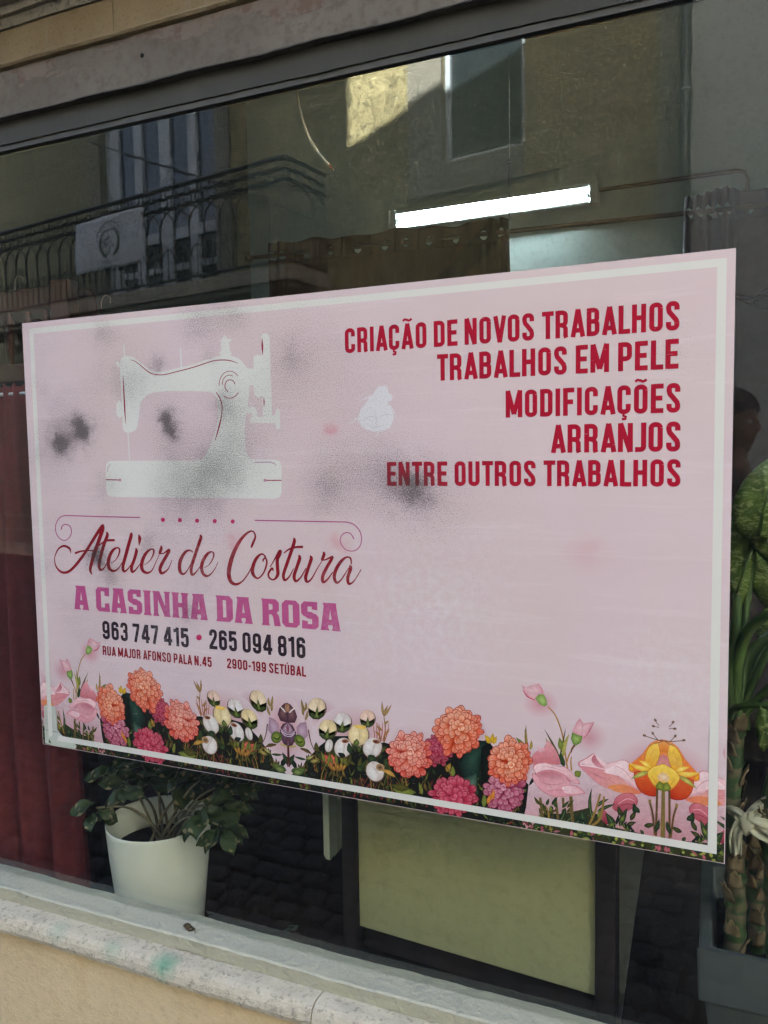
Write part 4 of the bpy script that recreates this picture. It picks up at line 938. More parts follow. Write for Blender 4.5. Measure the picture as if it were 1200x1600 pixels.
    def petal(s, x, y, ln, wd, a, base, tip, rim):
        """one petal: dark at its root, pale before the tip, a thin coloured rim"""
        ca, sa = math.cos(R_(a)), math.sin(R_(a)); pr = [(-.5, .30), (-.15, .62), (.2, .92), (.55, .96), (.85, .62), (1.0, .0)]
        loc = lambda u, v: (x + u * ln * ca - v * wd * sa, y + u * ln * sa + v * wd * ca)
        pts = [loc(u, v) for u, v in pr] + [loc(u, -v) for u, v in reversed(pr[:-1])]
        s.fan([loc(u * 1.06 + .02, v * 1.14) for u, v in pr] + [loc(u * 1.06 + .02, -v * 1.14) for u, v in reversed(pr[:-1])], rim, mixc(rim, base, .25))
        cl = [mixc(base, rim, .5), mixc(base, rim, .2), mixc(base, tip, .35), mixc(tip, base, .1), mixc(tip, (1, .9, .85), .12), mixc(tip, rim, .25)]
        s.fan(pts, mixc(base, tip, .6), cl + list(reversed(cl[:-1])), )
    def dahlia(s, cx, cy, rx, ry, pal, seed=0, tilt=(0, 0), rings=6):
        r = random.Random(seed); out, mid, inn, edge = pal
        s.ell(cx, cy, rx * .86, ry * .86, 0, mixc(out, edge, .6), edge, 24)
        for k in range(rings):
            f = 1 - k / rings; n = max(4, int(round(19 * f ** .8))); rr = .68 * f ** .92
            ox, oy = cx + tilt[0] * (1 - f) * rx, cy + tilt[1] * (1 - f) * ry
            order = list(range(n)); r.shuffle(order)
            for i in order:
                a = 360 * (i + r.uniform(-.4, .4) + .5 * (k % 2)) / n; q = rr * r.uniform(.84, 1.12)
                x, y = ox + rx * q * math.cos(R_(a)), oy + ry * q * math.sin(R_(a))
                ln = (.19 + .15 * f) * rx * r.uniform(.8, 1.2); wd = (.105 + .04 * f) * rx * r.uniform(.85, 1.25)
                t = k / max(1, rings - 1); c = mixc(out, mid, min(1, t * 1.3)); up = max(0.0, -math.sin(R_(a + 25)))
                tip = mixc(c, inn, min(1, .14 + .42 * t + .42 * up * f))
                s.petal(x, y, ln, wd, a + r.uniform(-16, 16), jit(mixc(c, edge, .25), .1), jit(tip, .08), mixc(c, edge, .75 + .25 * r.random()))
        for i in range(5):
            a = r.uniform(0, 360); s.petal(cx + tilt[0] * rx, cy + tilt[1] * ry, rx * .17, rx * .10, a, mid, inn, mixc(mid, edge, .7))
    def bud(s, cx, cy, rx, ry, ang, col, sep=None, seed=0, mouth=False):
        r = random.Random(seed); sh = mixc(col, pc(168, 132, 116), .55)
        ca, sa = math.cos(R_(ang)), math.sin(R_(ang)); loc = lambda x, y: (cx + x * rx * ca - y * ry * sa, cy + x * rx * sa + y * ry * ca)
        s.ell(cx + .6, cy + 1, rx * 1.06, ry * 1.05, ang, pc(90, 70, 58), pc(110, 80, 66), 20); s.ell(cx, cy, rx, ry, ang, col, sh, 20)
        s.fan([loc(-.95, -.1), loc(-.6, -.8), loc(-.05, -.95), loc(.25, -.3), loc(.15, .5), loc(-.2, .9), loc(-.7, .7)], mixc(col, (1, 1, 1), .15), mixc(col, sh, .45))
        s.fan([loc(.95, 0), loc(.75, -.65), loc(.3, -.85), loc(.0, -.2), loc(.2, .6), loc(.5, .85), loc(.85, .5)], col, mixc(col, sh, .7))
        s.rib([(*loc(-.2, -.75), .5), (*loc(.15, -.1), 1.0), (*loc(.1, .8), .5)], sh)
        if mouth:
            s.ell(*loc(.1, -.68), rx * .42, ry * .2, ang - 12, pc(70, 34, 26), pc(170, 104, 70), 12); s.ell(*loc(.05, -.62), rx * .2, ry * .09, ang, pc(30, 16, 14), pc(110, 60, 40), 8)
        if sep:
            dk, lt = sep
            s.fan([loc(-.95, .05), loc(-.75, .55), loc(-.45, .25), loc(-.25, .75), loc(.05, -.15), loc(.35, .75), loc(.6, .3), loc(.85, .5), loc(.98, 0), loc(.85, .75), loc(.35, 1.12), loc(-.3, 1.12), loc(-.8, .8)], mixc(dk, lt, .35), mixc(dk, DK, .45))
            s.fan([loc(-.15, .9), loc(.0, .2), loc(.1, .1), loc(.22, .5), loc(.2, .95)], lt, mixc(lt, dk, .6))
OR = (pc(226, 70, 26), pc(236, 98, 48), pc(252, 206, 172), pc(132, 26, 18))
OR2 = (pc(222, 62, 36), pc(236, 96, 62), pc(252, 208, 190), pc(130, 24, 24))
CR = (pc(150, 26, 54), pc(176, 40, 70), pc(206, 84, 110), pc(64, 6, 24))
RD = (pc(180, 34, 66), pc(204, 56, 86), pc(226, 104, 124), pc(96, 10, 34))
MG = (pc(168, 48, 86), pc(194, 72, 108), pc(236, 178, 192), pc(80, 12, 40))
DK = pc(28, 28, 26); LEAFD = pc(34, 48, 40); LEAFG = pc(58, 78, 44); LEAFL = pc(132, 142, 62); STEM = pc(126, 104, 52); OLV = pc(92, 88, 40)
PK = pc(226, 160, 168); PKL = pc(238, 196, 202); PKD = pc(196, 104, 116); YEL = pc(238, 186, 44); ORN = pc(224, 110, 36)

F = Fl(0.00001, ('A', 'B'), 0.000003); BG = pc(216.5, 193.5, 197.5)
for cx, cy, rx, ry, c_ in ((842,1096,30,24,pc(208,140,150)),(918,1150,30,26,pc(204,146,154)),(868,1228,66,44,pc(200,132,142)),(716,1150,50,50,pc(202,150,156)),(800,1200,50,52,pc(196,140,148)),(640,1180,48,52,pc(198,146,152)),(960,1222,70,40,pc(204,140,148)),(500,1112,26,24,pc(202,150,154)),(550,1140,60,42,pc(200,150,156)),(452,1140,34,60,pc(202,140,150)),(1010,1200,56,52,pc(206,140,146))):
    F.ell(cx + 3, cy + 3, rx, ry, 0, c_, BG, 26)
F.build('printed_soft_shadow', INK)
# 1. dark ground between the stems
F = Fl(0.00006, ('A', 'B'), 0.0000022, 36)
F.poly([(478,1188),(500,1165),(520,1150),(552,1150),(560,1170),(600,1160),(640,1170),(700,1150),(735,1175),(760,1155),(800,1200),(826,1226),(822,1262),(812,1300),(700,1290),(620,1275),(540,1262),(430,1240),(430,1222),(470,1204)], DK)
F.poly([(826,1296),(880,1320),(940,1330),(1000,1342),(1037,1350),(1037,1312),(1000,1302),(950,1290),(920,1262),(880,1272),(850,1270)], pc(58, 58, 36))
for k in range(190):
    x = frnd.uniform(462, 830); y = frnd.uniform(1185, 1240) + (x - 470) * .12
    F.leaf(x, y, x + frnd.uniform(-16, 16), y - frnd.uniform(5, 24), frnd.uniform(2.5, 7), jit(frnd.choice((LEAFD, LEAFG, OLV, LEAFD, LEAFL, pc(150,120,60), pc(120,50,50))), .35), jit(DK, .4))
for k in range(60):
    x = frnd.uniform(440, 830); y = 1161 + .175 * (x - 70) + frnd.uniform(-6, 4)
    F.leaf(x, y, x + frnd.uniform(-14, 14), y - frnd.uniform(3, 14), frnd.uniform(3, 6), jit(frnd.choice((LEAFG, OLV, LEAFL, pc(150, 60, 60))), .3), jit(DK, .3))
for k in range(46):
    x = frnd.uniform(470, 640); y = 1205 + (x - 470) * .2 + frnd.uniform(-12, 20)
    F.rib([(x, y, 1.5), (x + frnd.uniform(-4, 4), y - 14, 1.3), (x + frnd.uniform(-12, 12), y - frnd.uniform(20, 44), .7)], jit(frnd.choice((STEM, pc(150, 118, 56), OLV, pc(140, 70, 50))), .25))
for k in range(60):
    x = frnd.uniform(476, 610); y = 1196 + (x - 470) * .12 - frnd.uniform(0, 40); a_ = R_(frnd.uniform(-165, -15)); L_ = frnd.uniform(9, 22); c_ = jit(frnd.choice((LEAFD, LEAFG, LEAFG, OLV, pc(84, 96, 48))), .25)
    F.leaf(x, y, x + L_ * math.cos(a_), y + L_ * math.sin(a_), frnd.uniform(4, 8), c_, mixc(c_, DK, .5))
F.build('printed_foliage')
# 2. large dark leaves, thin leaves, seed heads
F = Fl(0.00016, ('A',))
F.fan([(728,1170),(742,1156),(762,1158),(752,1186),(748,1212),(728,1222),(716,1196)], pc(48, 78, 64), pc(24, 34, 32))
F.fan([(724,1216),(745,1208),(746,1240),(732,1236)], pc(96, 124, 108), pc(40, 66, 54))
F.fan([(752,1168),(766,1160),(776,1185),(770,1222),(752,1220)], pc(30, 36, 32), pc(18, 22, 20))
for x0, y0, x1, y1, wd, c in ((765,1162,758,1148,8,YEL),(768,1162,770,1145,7,YEL),(771,1163,776,1150,6,YEL),(822,1170,806,1152,7,LEAFL),(826,1178,822,1132,5,pc(170,140,70)),(828,1172,830,1156,5,pc(190,160,70)),
                             (698,1206,704,1192,8,pc(200,150,60)),(690,1194,678,1180,8,pc(222,160,60)),(694,1196,688,1174,7,pc(222,160,60)),(706,1215,707,1196,8,LEAFL),(650,1238,612,1232,12,LEAFL),(640,1232,610,1226,12,OLV),(660,1242,655,1222,6,LEAFL),(676,1246,668,1218,5,OLV),(756,1262,757,1238,8,LEAFL)):
    F.leaf(x0, y0, x1, y1, wd, c, mixc(c, DK, .45))
for q in ([(826,1178,1.2),(822,1165,1.2),(820,1140,.8)], [(697,1196,2),(705,1210,2),(712,1218,1.5)], [(600,1160,2),(602,1140,1.6),(600,1120,1.4)], [(595,1158,2),(592,1140,1.5),(590,1130,1)], [(680,1240,1.6),(682,1222,1.2),(690,1210,.8)], [(656,1240,1.4),(660,1224,1),(668,1216,.6)]): F.rib(q, STEM)
for x0, y0, x1, y1 in ((600,1120,597,1095),(600,1120,606,1101),(600,1120,612,1100),(600,1118,602,1106),(601,1132,608,1126),(597,1142,588,1134),(600,1150,609,1138),(594,1150,586,1142)): F.leaf(x0, y0, x1, y1, 4, pc(172, 142, 84), pc(140, 100, 56))
for x in range(6): F.rib([(586 + 3 * x, 1158, 1.6), (585 + 4 * x, 1146, 1.4), (583 + 5 * x, 1132 - 3 * (x % 2), .7)], pc(176, 92, 62))
# coral berries
for k in range(13): F.ell(516 + frnd.uniform(-9, 7), 1183 + frnd.uniform(-10, 12), 3.2, 3.2, 0, pc(236, 128, 110), pc(190, 64, 60), 9)
for k in range(8): F.leaf(520 + k * 2, 1205, 508 + k * 5, 1184 + (k % 3) * 6, 5, jit(pc(206, 150, 70), .2), pc(120, 80, 40))
for k in range(7): F.leaf(500 + k * 7, 1192 + k, 496 + k * 7 + frnd.uniform(-6, 6), 1172 + frnd.uniform(0, 10), 5, jit(LEAFL, .3), OLV)
F.build('printed_leaves')
# 3. peony buds
F = Fl(0.00030, ('A',)); SEP = (pc(66, 78, 42), pc(128, 140, 66))
CREAM = pc(244, 218, 176); WH = pc(234, 226, 220); YC = pc(246, 222, 162); PKB = pc(242, 204, 180)
F.bud(574, 1122, 12, 13, 0, PKB, SEP, 1); F.bud(535, 1128, 14, 15, 8, WH, SEP, 2); F.bud(495, 1106, 14, 16, 4, CREAM, SEP, 3); F.bud(512, 1139, 14, 15, 10, YC, SEP, 4)
F.bud(560, 1148, 16, 17, 5, YC, None, 5); F.fan([(551,1132),(560,1134),(572,1134),(570,1139),(558,1138)], pc(248, 206, 96), pc(240, 190, 80)); F.leaf(556,1166,558,1154,10,LEAFL,LEAFG)
F.bud(536, 1168, 13.5, 15.5, 12, WH, None, 6, True); F.bud(582, 1168, 14.5, 16, 25, WH, None, 7, True); F.bud(514, 1165, 6, 10, 10, WH, None, 8)
F.leaf(585,1180,576,1192,16,LEAFG,LEAFD); F.leaf(548,1178,545,1160,9,LEAFG,LEAFD); F.leaf(540,1182,528,1176,8,LEAFD,DK)
F.bud(586, 1205, 13.5, 16, -25, WH, None, 9); F.ell(594, 1199, 7, 6, 20, pc(70, 40, 26), pc(190, 150, 110), 10); F.leaf(618,1214,594,1202,7,pc(214,168,84),pc(170,120,56))
F.build('printed_buds')
# 4. purple rose on the mirror axis
F = Fl(0.00042, ('A',)); PU = pc(126, 92, 108); PUD = pc(70, 40, 56); PUL = pc(200, 170, 186)
F.fan([(450,1098),(444,1099),(437,1106),(434,1116),(438,1126),(450,1129.5)], pc(132, 92, 92), PUD); F.fan([(450,1099),(445,1100),(446,1112),(450,1113)], pc(196, 148, 108), pc(140, 96, 76)); F.rib([(437,1103,1),(443,1109,2),(446,1113,1)], pc(236, 220, 210))
F.fan([(421,1120),(430,1124),(436,1132),(436,1146),(426,1150),(419,1140)], PUL, pc(164, 128, 146))
F.fan([(450,1128),(442,1131),(437,1140),(438,1152),(444,1163),(450,1166)], PU, PUD); F.fan([(450,1128),(445,1132),(441,1140),(446,1146),(450,1147)], PUL, PU); F.rib([(438,1138,1.2),(444,1145,1.6),(450,1148,1.2)], PUL); F.rib([(439,1142,1),(444,1148,1.4),(450,1151,1)], pc(210, 190, 200)); F.fan([(450,1132),(447,1136),(448,1142),(450,1143)], pc(150, 60, 100), PU)
F.ell(432, 1152, 8.5, 9.5, 0, pc(150, 160, 70), pc(74, 90, 36), 14); F.rib([(428,1152,2),(434,1155,3),(438,1150,1)], pc(64, 82, 32)); F.rib([(438,1162,3),(445,1165,3),(450,1167,2)], pc(190, 170, 110))
F.leaf(450,1196,441,1175,7,LEAFG,LEAFD); F.rib([(450,1165,2),(450,1176,2),(450,1198,2)], pc(84, 40, 40))
F.leaf(448,1204,424,1192,12,LEAFL,LEAFG); F.leaf(446,1206,428,1198,10,pc(150,160,90),LEAFG)
F.leaf(404,1196,428,1199,12,pc(40,44,38),DK); F.rib([(470,1170,1.6),(490,1180,1.4),(508,1192,1)], pc(110, 60, 50)); F.rib([(482,1140,1.6),(486,1160,1.4),(494,1178,1)], pc(90, 50, 46))
for q in ((475,1110,471,1092),(476,1112,478,1096),(474,1118,472,1104),(477,1126,480,1110)): F.leaf(*q, 4, pc(176,150,90), pc(130,104,56))
F.leaf(478,1186,492,1180,6,pc(206,196,120),OLV); F.leaf(484,1190,500,1186,7,pc(196,168,100),OLV)
F.build('printed_purple_rose')
# 5. dahlias
F = Fl(0.00048, ('A',), 0.0000016)
F.dahlia(683, 1172, 24, 25, CR, 21); F.build('printed_dahlia')
F = Fl(0.00066, ('A',), 0.0000016); F.dahlia(640, 1180, 35, 38, OR2, 22, (.05, -.15)); F.build('printed_dahlia')
F = Fl(0.00066, ('A',), 0.0000016); F.dahlia(716, 1142, 38, 40, OR, 23, (.12, -.15)); F.build('printed_dahlia')
F = Fl(0.00066, ('A',), 0.0000016); F.dahlia(709, 1243, 36, 32, RD, 25, (0, .05), 4); F.build('printed_dahlia')
F = Fl(0.00068, ('A',), 0.0000016); F.dahlia(790, 1236, 32, 38, MG, 26, (-.1, -.15), 5); F.build('printed_dahlia')
F = Fl(0.00088, ('A',), 0.0000016); F.dahlia(797, 1190, 35, 38, OR, 27, (.05, .12)); F.leaf(768,1250,772,1232,6,pc(226,150,60),pc(200,110,50)); F.leaf(762,1256,768,1240,6,pc(226,150,60),pc(200,110,50))
F.build('printed_dahlia')
# 6. pink roses with buds
F = Fl(0.00018, ('A', 'B'))
for q in ([(887,1203,2.6),(882,1170,2.4),(878,1145,2.2),(868,1118,2),(856,1104,1.8)], [(886,1190,2.4),(889,1180,2.2),(897,1165,2)], [(893,1204,2.6),(892,1190,2),(893,1182,1.6)]): F.rib(q, pc(176, 128, 62))
for q in ((878,1190,850,1138,3.5,OLV),(876,1188,852,1152,6,pc(178,150,74)),(874,1186,884,1136,3,OLV),(880,1184,890,1146,7,pc(190,180,90)),(876,1172,874,1152,9,LEAFL),(882,1198,876,1174,9,LEAFG),(898,1212,908,1205,12,LEAFL)): F.leaf(*q[:5], q[5], mixc(q[5], DK, .35))
F.build('printed_stems')
F = Fl(0.00026, ('A', 'B'))
F.fan([(836,1097),(826,1089),(818,1080),(815,1070),(822,1074),(832,1070),(842,1068),(849,1078),(850,1086)], pc(230, 192, 196), pc(218, 158, 166)); F.rib([(817,1078,.8),(824,1088,2.2),(836,1094,1)], pc(206, 90, 104)); F.rib([(841,1068,.6),(846,1076,2),(848,1085,1)], pc(224, 140, 150))
F.fan([(836,1091),(842,1085),(850,1085),(854,1093),(855,1101),(851,1104),(844,1101)], pc(176, 200, 120), pc(118, 146, 70))
F.build('printed_rosebud'); F = Fl(0.00027, ('A', 'B'))
F.fan([(894,1143),(901,1128),(906,1122),(912,1130),(929,1128),(922,1142),(912,1156),(904,1152)], pc(234, 196, 200), pc(218, 150, 160)); F.rib([(912,1154,.6),(921,1142,1.4),(928,1129,.5)], pc(190, 90, 104)); F.rib([(906,1124,.4),(910,1136,.8),(908,1148,.5)], pc(206, 130, 140))
F.fan([(894,1144),(902,1148),(910,1150),(908,1160),(900,1165),(895,1162),(892,1154)], pc(168, 190, 104), pc(104, 132, 60)); F.rib([(898,1164,3.5),(894,1170,3),(892,1176,2)], pc(120, 80, 50))
F.build('printed_rosebud'); F = Fl(0.00027, ('A', 'B'))
# back rose
RM = pc(210, 136, 144)
F.grad([(832,1183),(840,1174),(850,1170),(855,1159),(864,1167),(871,1180),(874,1194),(858,1193),(843,1194),(835,1195)], pc(232,160,166), pc(206,112,120), 90, RM); F.grad([(839,1165),(845,1168),(851,1169),(849,1175),(842,1174)], PKL, PK, 60); F.rib([(846,1172,.5),(853,1178,1.2),(856,1188,.5)], RM); F.rib([(862,1168,.5),(866,1178,1.1),(866,1190,.5)], RM)
F.build('printed_rose'); F = Fl(0.00030, ('A', 'B'))
# pointed open rose
F.grad([(834,1200),(840,1194),(853,1192.5),(867,1197),(882,1199),(893,1208),(905,1223),(892,1222),(880,1214),(866,1206),(852,1206),(842,1212)], pc(244,206,208), pc(228,166,174), 70, RM)
F.grad([(838,1212),(852,1204),(868,1205),(882,1212),(890,1220),(886,1232),(866,1240),(850,1232)], pc(214,134,144), pc(232,178,184), 80, RM)
F.grad([(844,1208),(856,1206),(870,1208),(880,1216),(872,1220),(856,1216)], pc(200,116,128), pc(224,160,168), 80)
F.grad([(834,1208),(840,1214),(847,1226),(858,1234),(872,1230),(884,1227),(896,1227),(905,1231),(912.5,1239),(900,1241),(884,1243.5),(866,1244),(852,1238),(840,1228),(833.5,1216)], pc(232,170,178), pc(222,146,156), 40, RM)
F.grad([(878,1230),(892,1228),(903,1232),(912,1239),(898,1240),(884,1239)], pc(244,208,212), pc(230,172,180), 0)
for q in ([(850,1210,.4),(862,1207,1),(876,1212,.5)], [(846,1222,.4),(860,1226,1),(880,1224,.5)], [(884,1214,.5),(889,1220,1.6),(895,1219,.6)], [(856,1236,.4),(870,1234,.9),(888,1236,.5)], [(848,1198,.4),(862,1199,.8),(880,1205,.4)]): F.rib(q, pc(204,120,134))
F.build('printed_rose'); F = Fl(0.00034, ('A', 'B'))
# second pointed rose, lower right
F.grad([(905,1194),(918,1185),(929,1178),(936,1184),(948,1193),(962,1190),(976,1188),(987,1198),(996,1216),(1001,1236),(984,1228),(962,1216),(936,1204)], pc(244,210,212), pc(226,160,168), 80, RM)
F.grad([(905,1195),(922,1197),(944,1203),(964,1212),(980,1224),(1001,1238),(984,1239),(962,1234),(944,1229),(928,1218),(915,1207)], pc(220,138,150), pc(232,166,150), 30, RM)
F.grad([(944,1206),(962,1194),(976,1189),(987,1199),(996,1217),(1000,1233),(984,1222),(966,1212)], pc(246,216,218), pc(236,184,186), 60)
F.grad([(924,1188),(929,1179),(934,1188),(946,1202),(934,1199)], pc(196,104,116), pc(226,160,168), 60); F.rib([(906,1195,2),(930,1198.5,1.8),(948,1203,.8)], pc(246,216,220)); F.grad([(950,1228),(976,1226),(1003,1238),(985,1241),(960,1236)], pc(236,150,90), pc(226,120,96), 20)
for q in ([(916,1204,.4),(934,1212,1),(954,1224,.5)], [(926,1210,.4),(946,1216,.9),(968,1228,.4)], [(960,1196,.4),(976,1204,.8),(990,1222,.4)]): F.rib(q, pc(204,120,134))
F.build('printed_rose'); F = Fl(0.00038, ('A', 'B'))
F.grad([(958,1258),(964,1246),(976,1240),(988,1241),(996,1251),(990,1261),(974,1268),(962,1266)], pc(214,120,130), pc(168,70,84), 90, pc(176,84,96)); F.rib([(966,1256,.8),(980,1248,1.6),(992,1252,.6)], pc(234,164,172)); F.rib([(964,1262,.6),(978,1256,1.2),(990,1258,.6)], pc(140,50,64)); F.grad([(938,1262),(945,1266),(957,1282),(948,1288),(939,1278)], pc(206,104,116), pc(130,40,56), 80)
F.build('printed_rose')
# 7. stems under the roses
F = Fl(0.00005, ('A', 'B'), 0.000002)
F.grad([(812,1262),(830,1205),(860,1190),(900,1196),(960,1208),(1037.5,1200),(1037.5,1350),(960,1340),(880,1322),(812,1310)], pc(219,198,203), pc(192,106,116), 90, None, False)
F.poly([(812,1306),(826,1292),(880,1296),(940,1306),(1000,1317),(1037.5,1324),(1037.5,1350),(960,1340),(880,1322),(812,1312)], pc(60, 62, 36)); F.build('printed_shade')
F = Fl(0.00040, ('A', 'B'), 0.0000022, 60)
for k in range(46):
    x = frnd.uniform(840, 1030); y = 1161 + .175 * (x - 70) - frnd.uniform(-4, 34); a_ = R_(frnd.uniform(-160, -20)); L_ = frnd.uniform(8, 18); c_ = jit(frnd.choice((LEAFD, LEAFG, OLV, LEAFL, LEAFD)), .25)
    F.leaf(x, y, x + L_ * math.cos(a_), y + L_ * math.sin(a_), frnd.uniform(3.5, 7), c_, mixc(c_, DK, .6))
for q in ([(844,1246,4),(846,1262,4),(848,1278,4)], [(868,1246,4),(870,1262,4),(872,1280,4)], [(892,1244,5),(893,1262,5),(895,1288,4)], [(880,1246,4),(880,1262,3)]): F.rib(q, pc(112, 92, 54))
for q in ([(854,1288,2.4),(858,1272,2),(852,1258,1.4)], [(920,1290,3),(930,1268,3),(938,1240,3)], [(922,1292,4),(938,1278,4),(944,1244,3)], [(862,1300,2),(858,1284,2),(856,1266,1.2)]): F.rib(q, pc(150, 118, 62))
for k in range(16):
    x = 846 + 8 * (k % 6); y = 1252 + 4 * (k // 3); c_ = jit(frnd.choice((LEAFD, LEAFG, OLV)), .3); F.leaf(x, y + 6, x + frnd.uniform(-12, 12), y - frnd.uniform(0, 9), 5, c_, mixc(c_, DK, .5))
for q in ((876,1282,884,1262,10),(884,1284,900,1270,9),(900,1286,916,1268,16),(912,1290,908,1266,14),(960,1296,946,1270,12),(968,1292,980,1262,10),(930,1262,952,1248,6),(932,1268,962,1256,6),(926,1282,925,1230,6)): F.leaf(*q, jit(LEAFG, .3), LEAFD, pc(120, 132, 80))
for x0, y0, ang in ((985,1282,-60),(978,1292,-25),(992,1272,-95),(1000,1270,-130),(986,1296,-150),(1006,1290,-10),(972,1276,-110),(968,1286,-60)):
    F.leaf(x0, y0, x0 + 18 * math.cos(R_(ang)), y0 + 18 * math.sin(R_(ang)), 8, jit(frnd.choice((LEAFG, OLV, LEAFL)), .2), LEAFD)
for k in range(70):
    x = frnd.uniform(826, 1037); y = 1161 + .175 * (x - 70) + frnd.uniform(-12, 3); a_ = R_(frnd.uniform(-175, -5)); L_ = frnd.uniform(6, 15); c_ = jit(frnd.choice((LEAFD, LEAFG, LEAFL, pc(176, 182, 84), PKD, LEAFG)), .2)
    F.leaf(x, y, x + L_ * math.cos(a_), y + L_ * math.sin(a_) * .7, frnd.uniform(4, 8), c_, mixc(c_, DK, .55))
F.build('printed_stems')
# 8. yellow lily on the right-hand axis
F = Fl(0.00058, ('B',))
F.grad([(984,1198),(992,1188),(1005,1178),(1014,1164),(1026,1158),(1038,1160),(1038,1196),(1010,1204),(990,1206)], pc(240,150,64), pc(232,112,60), 90, pc(216,104,56)); F.grad([(992,1208),(1004,1206),(1016,1210),(1026,1226),(1026,1242),(1012,1242),(1000,1234),(993,1221)], pc(226,100,44), pc(190,48,28), 80, pc(160,40,28))
F.grad([(1024,1184),(1037.5,1178),(1037.5,1204),(1027,1204)], pc(206,120,120), pc(222,150,140), 90, None, False)
F.grad([(1008,1196),(1009,1180),(1016,1166),(1028,1161),(1031,1174),(1027,1190),(1021,1199),(1013,1203)], pc(248,206,84), pc(232,158,40), 100, pc(206,120,36)); F.rib([(1012,1198,.5),(1016,1182,1.2),(1024,1168,.5)], pc(226,160,50)); F.grad([(1028,1162),(1038,1162),(1038,1174),(1031,1176)], pc(236,150,60), pc(224,120,50), 90, None, False)
for q in ((1016,1202,982,1192,8,pc(250,222,120),YEL),(1014,1206,986,1217,8,pc(226,208,110),LEAFL),(1018,1200,998,1188,7,pc(252,228,130),YEL),(990,1207,983,1193,8,YEL,ORN)): F.leaf(*q)
F.grad([(1012,1208),(1020,1199),(1030,1196),(1038,1197),(1038,1233),(1027,1231),(1018,1221)], pc(250,214,90), pc(230,164,50), 90, pc(206,130,40)); F.rib([(1018,1212,.5),(1024,1220,1),(1028,1230,.5)], pc(214,150,44)); F.ell(1036, 1214, 7, 9, 90, pc(238, 210, 180), pc(230, 184, 130), 12)
F.fan([(1024,1228),(1030,1220),(1037,1224),(1037,1236),(1028,1234)], pc(150, 158, 62), pc(90, 100, 40))
F.rib([(1027,1232,3.6),(1026,1270,3.4),(1025,1306,3.4)], pc(104, 76, 46)); F.rib([(1037,1236,4.4),(1037,1270,4.4),(1037,1310,4.4)], pc(130, 108, 60)); F.rib([(1015,1252,3),(1020,1272,3),(1023,1304,3)], pc(110, 80, 48)); F.rib([(1015,1249,4.4),(1016,1255,4)], pc(150,120,70))
F.leaf(1024,1300,1030,1280,8,LEAFG,LEAFD)
BRN = pc(110, 78, 52)
for q in ([(1037,1158,1.4),(1024,1155,1.3),(1006,1149,1.2)], [(1028,1156,1.2),(1023,1150,1.1),(1019,1144,1)], [(1037,1157,1.2),(1030,1160,1),(1022,1162,.6)], [(1030,1134,1),(1026,1129,1),(1022,1123,1)], [(1030,1137,1),(1025,1135,1),(1019,1134,1)]): F.rib(q, BRN)
for x, y, a in ((1020,1145.5,60),(1021,1134.5,20),(1024,1125,50),(1007,1149,20)): F.ell(x, y, 2.9, 1.9, a, pc(150, 104, 76), pc(90, 58, 40), 8)
F.build('printed_lily')
# 9. white border line over the flowers; it starts in from the lower left corner, where the print has faded to bare board
I = Ink(0.00112); BW = pc(220, 216, 208); B0, B1, BZ0, BZ1 = 0.0225, 1.5865, 0.8335, 1.862; bt = 0.0135
for q in ([(B0, 1.06), (B0 + bt, 1.06), (B0 + bt, 0.846), (B0, 0.838)], [(B1, 1.06), (B1 - bt * 1.1, 1.06), (B1 - bt * 1.1, BZ0 + bt), (B1, BZ0)], [(B1, BZ0), (B1 - bt * 1.1, BZ0 + bt), (0.055, 0.8475), (0.05, BZ0)]): I.poly(q, BW)
y_ = I.y; I.y = SF - 0.00005
for q in ([(B0, BZ1), (B1, BZ1), (B1 - bt * 1.1, BZ1 - bt), (B0 + bt, BZ1 - bt)], [(B0, BZ1), (B0 + bt, BZ1 - bt), (B0 + bt, 1.06), (B0, 1.06)], [(B1, BZ1), (B1 - bt * 1.1, BZ1 - bt), (B1 - bt * 1.1, 1.06), (B1, 1.06)]): I.poly(q, BW)
I.build('border_line', 'white printed border line')
I = Ink(0.00108)
I.fan([S(*p) for p in [(71,1161),(69,1103),(73,1101),(84,1103),(88,1110),(90,1140),(98,1150),(110,1153),(120,1165),(118,1170),(90,1166)]], pc(205, 208, 200), pc(190, 196, 182))
for k in range(9): I.ribbon([(72 + 2.1 * k, 1106 + frnd.uniform(0, 14), .5), (72.6 + 2.1 * k, 1130, frnd.uniform(.5, 1.4)), (73.5 + 2.1 * k, 1156, .4)], jit(pc(176, 172, 160), .15), S)
I.ribbon([(71,1140,.8),(80,1142,1.3),(91,1144,.8)], pc(128, 130, 118), S); I.fan([S(*p) for p in [(76,1160),(77,1154),(80,1158),(81,1162)]], pc(90, 92, 70), pc(130, 132, 110))
I.build('faded_corner', 'faded lower left corner of the print')

# ------------------------------------------------------------------ things inside the shop
WOODR = simple('red_brown_wood', srgb(56, 26, 20), 0.6, 0.3, 9, 0.15, 0, 0.2, 80, (1, 1, 0.15))
REDCLOTH = simple('dark_red_cloth', srgb(104, 44, 44), 0.9, 0.15, 40, 0.1, 0, 0.15, 500)
GREYCLOTH = simple('grey_mauve_cloth', srgb(104, 96, 100), 0.9, 0.12, 30, 0.1, 0, 0.15, 500)
BLACKP = simple('black_plastic', (0.012, 0.012, 0.013), 0.45, 0.2)
WHITEP = NT('white_glazed_pot'); WHITEP = WHITEP.fin(WHITEP.ramp(WHITEP.noise(4, 3), [(0.3, srgb(224, 225, 204)), (0.7, srgb(230, 230, 211))]), 0.35, 0.5)
SOIL = simple('potting_soil', (0.02, 0.015, 0.011), 0.95, 0.5, 40, 0.1, 0, 0.8, 90)
METALG = simple('rail_metal', srgb(120, 104, 92), 0.45, 0.15, 20, 0.5, 0.6)
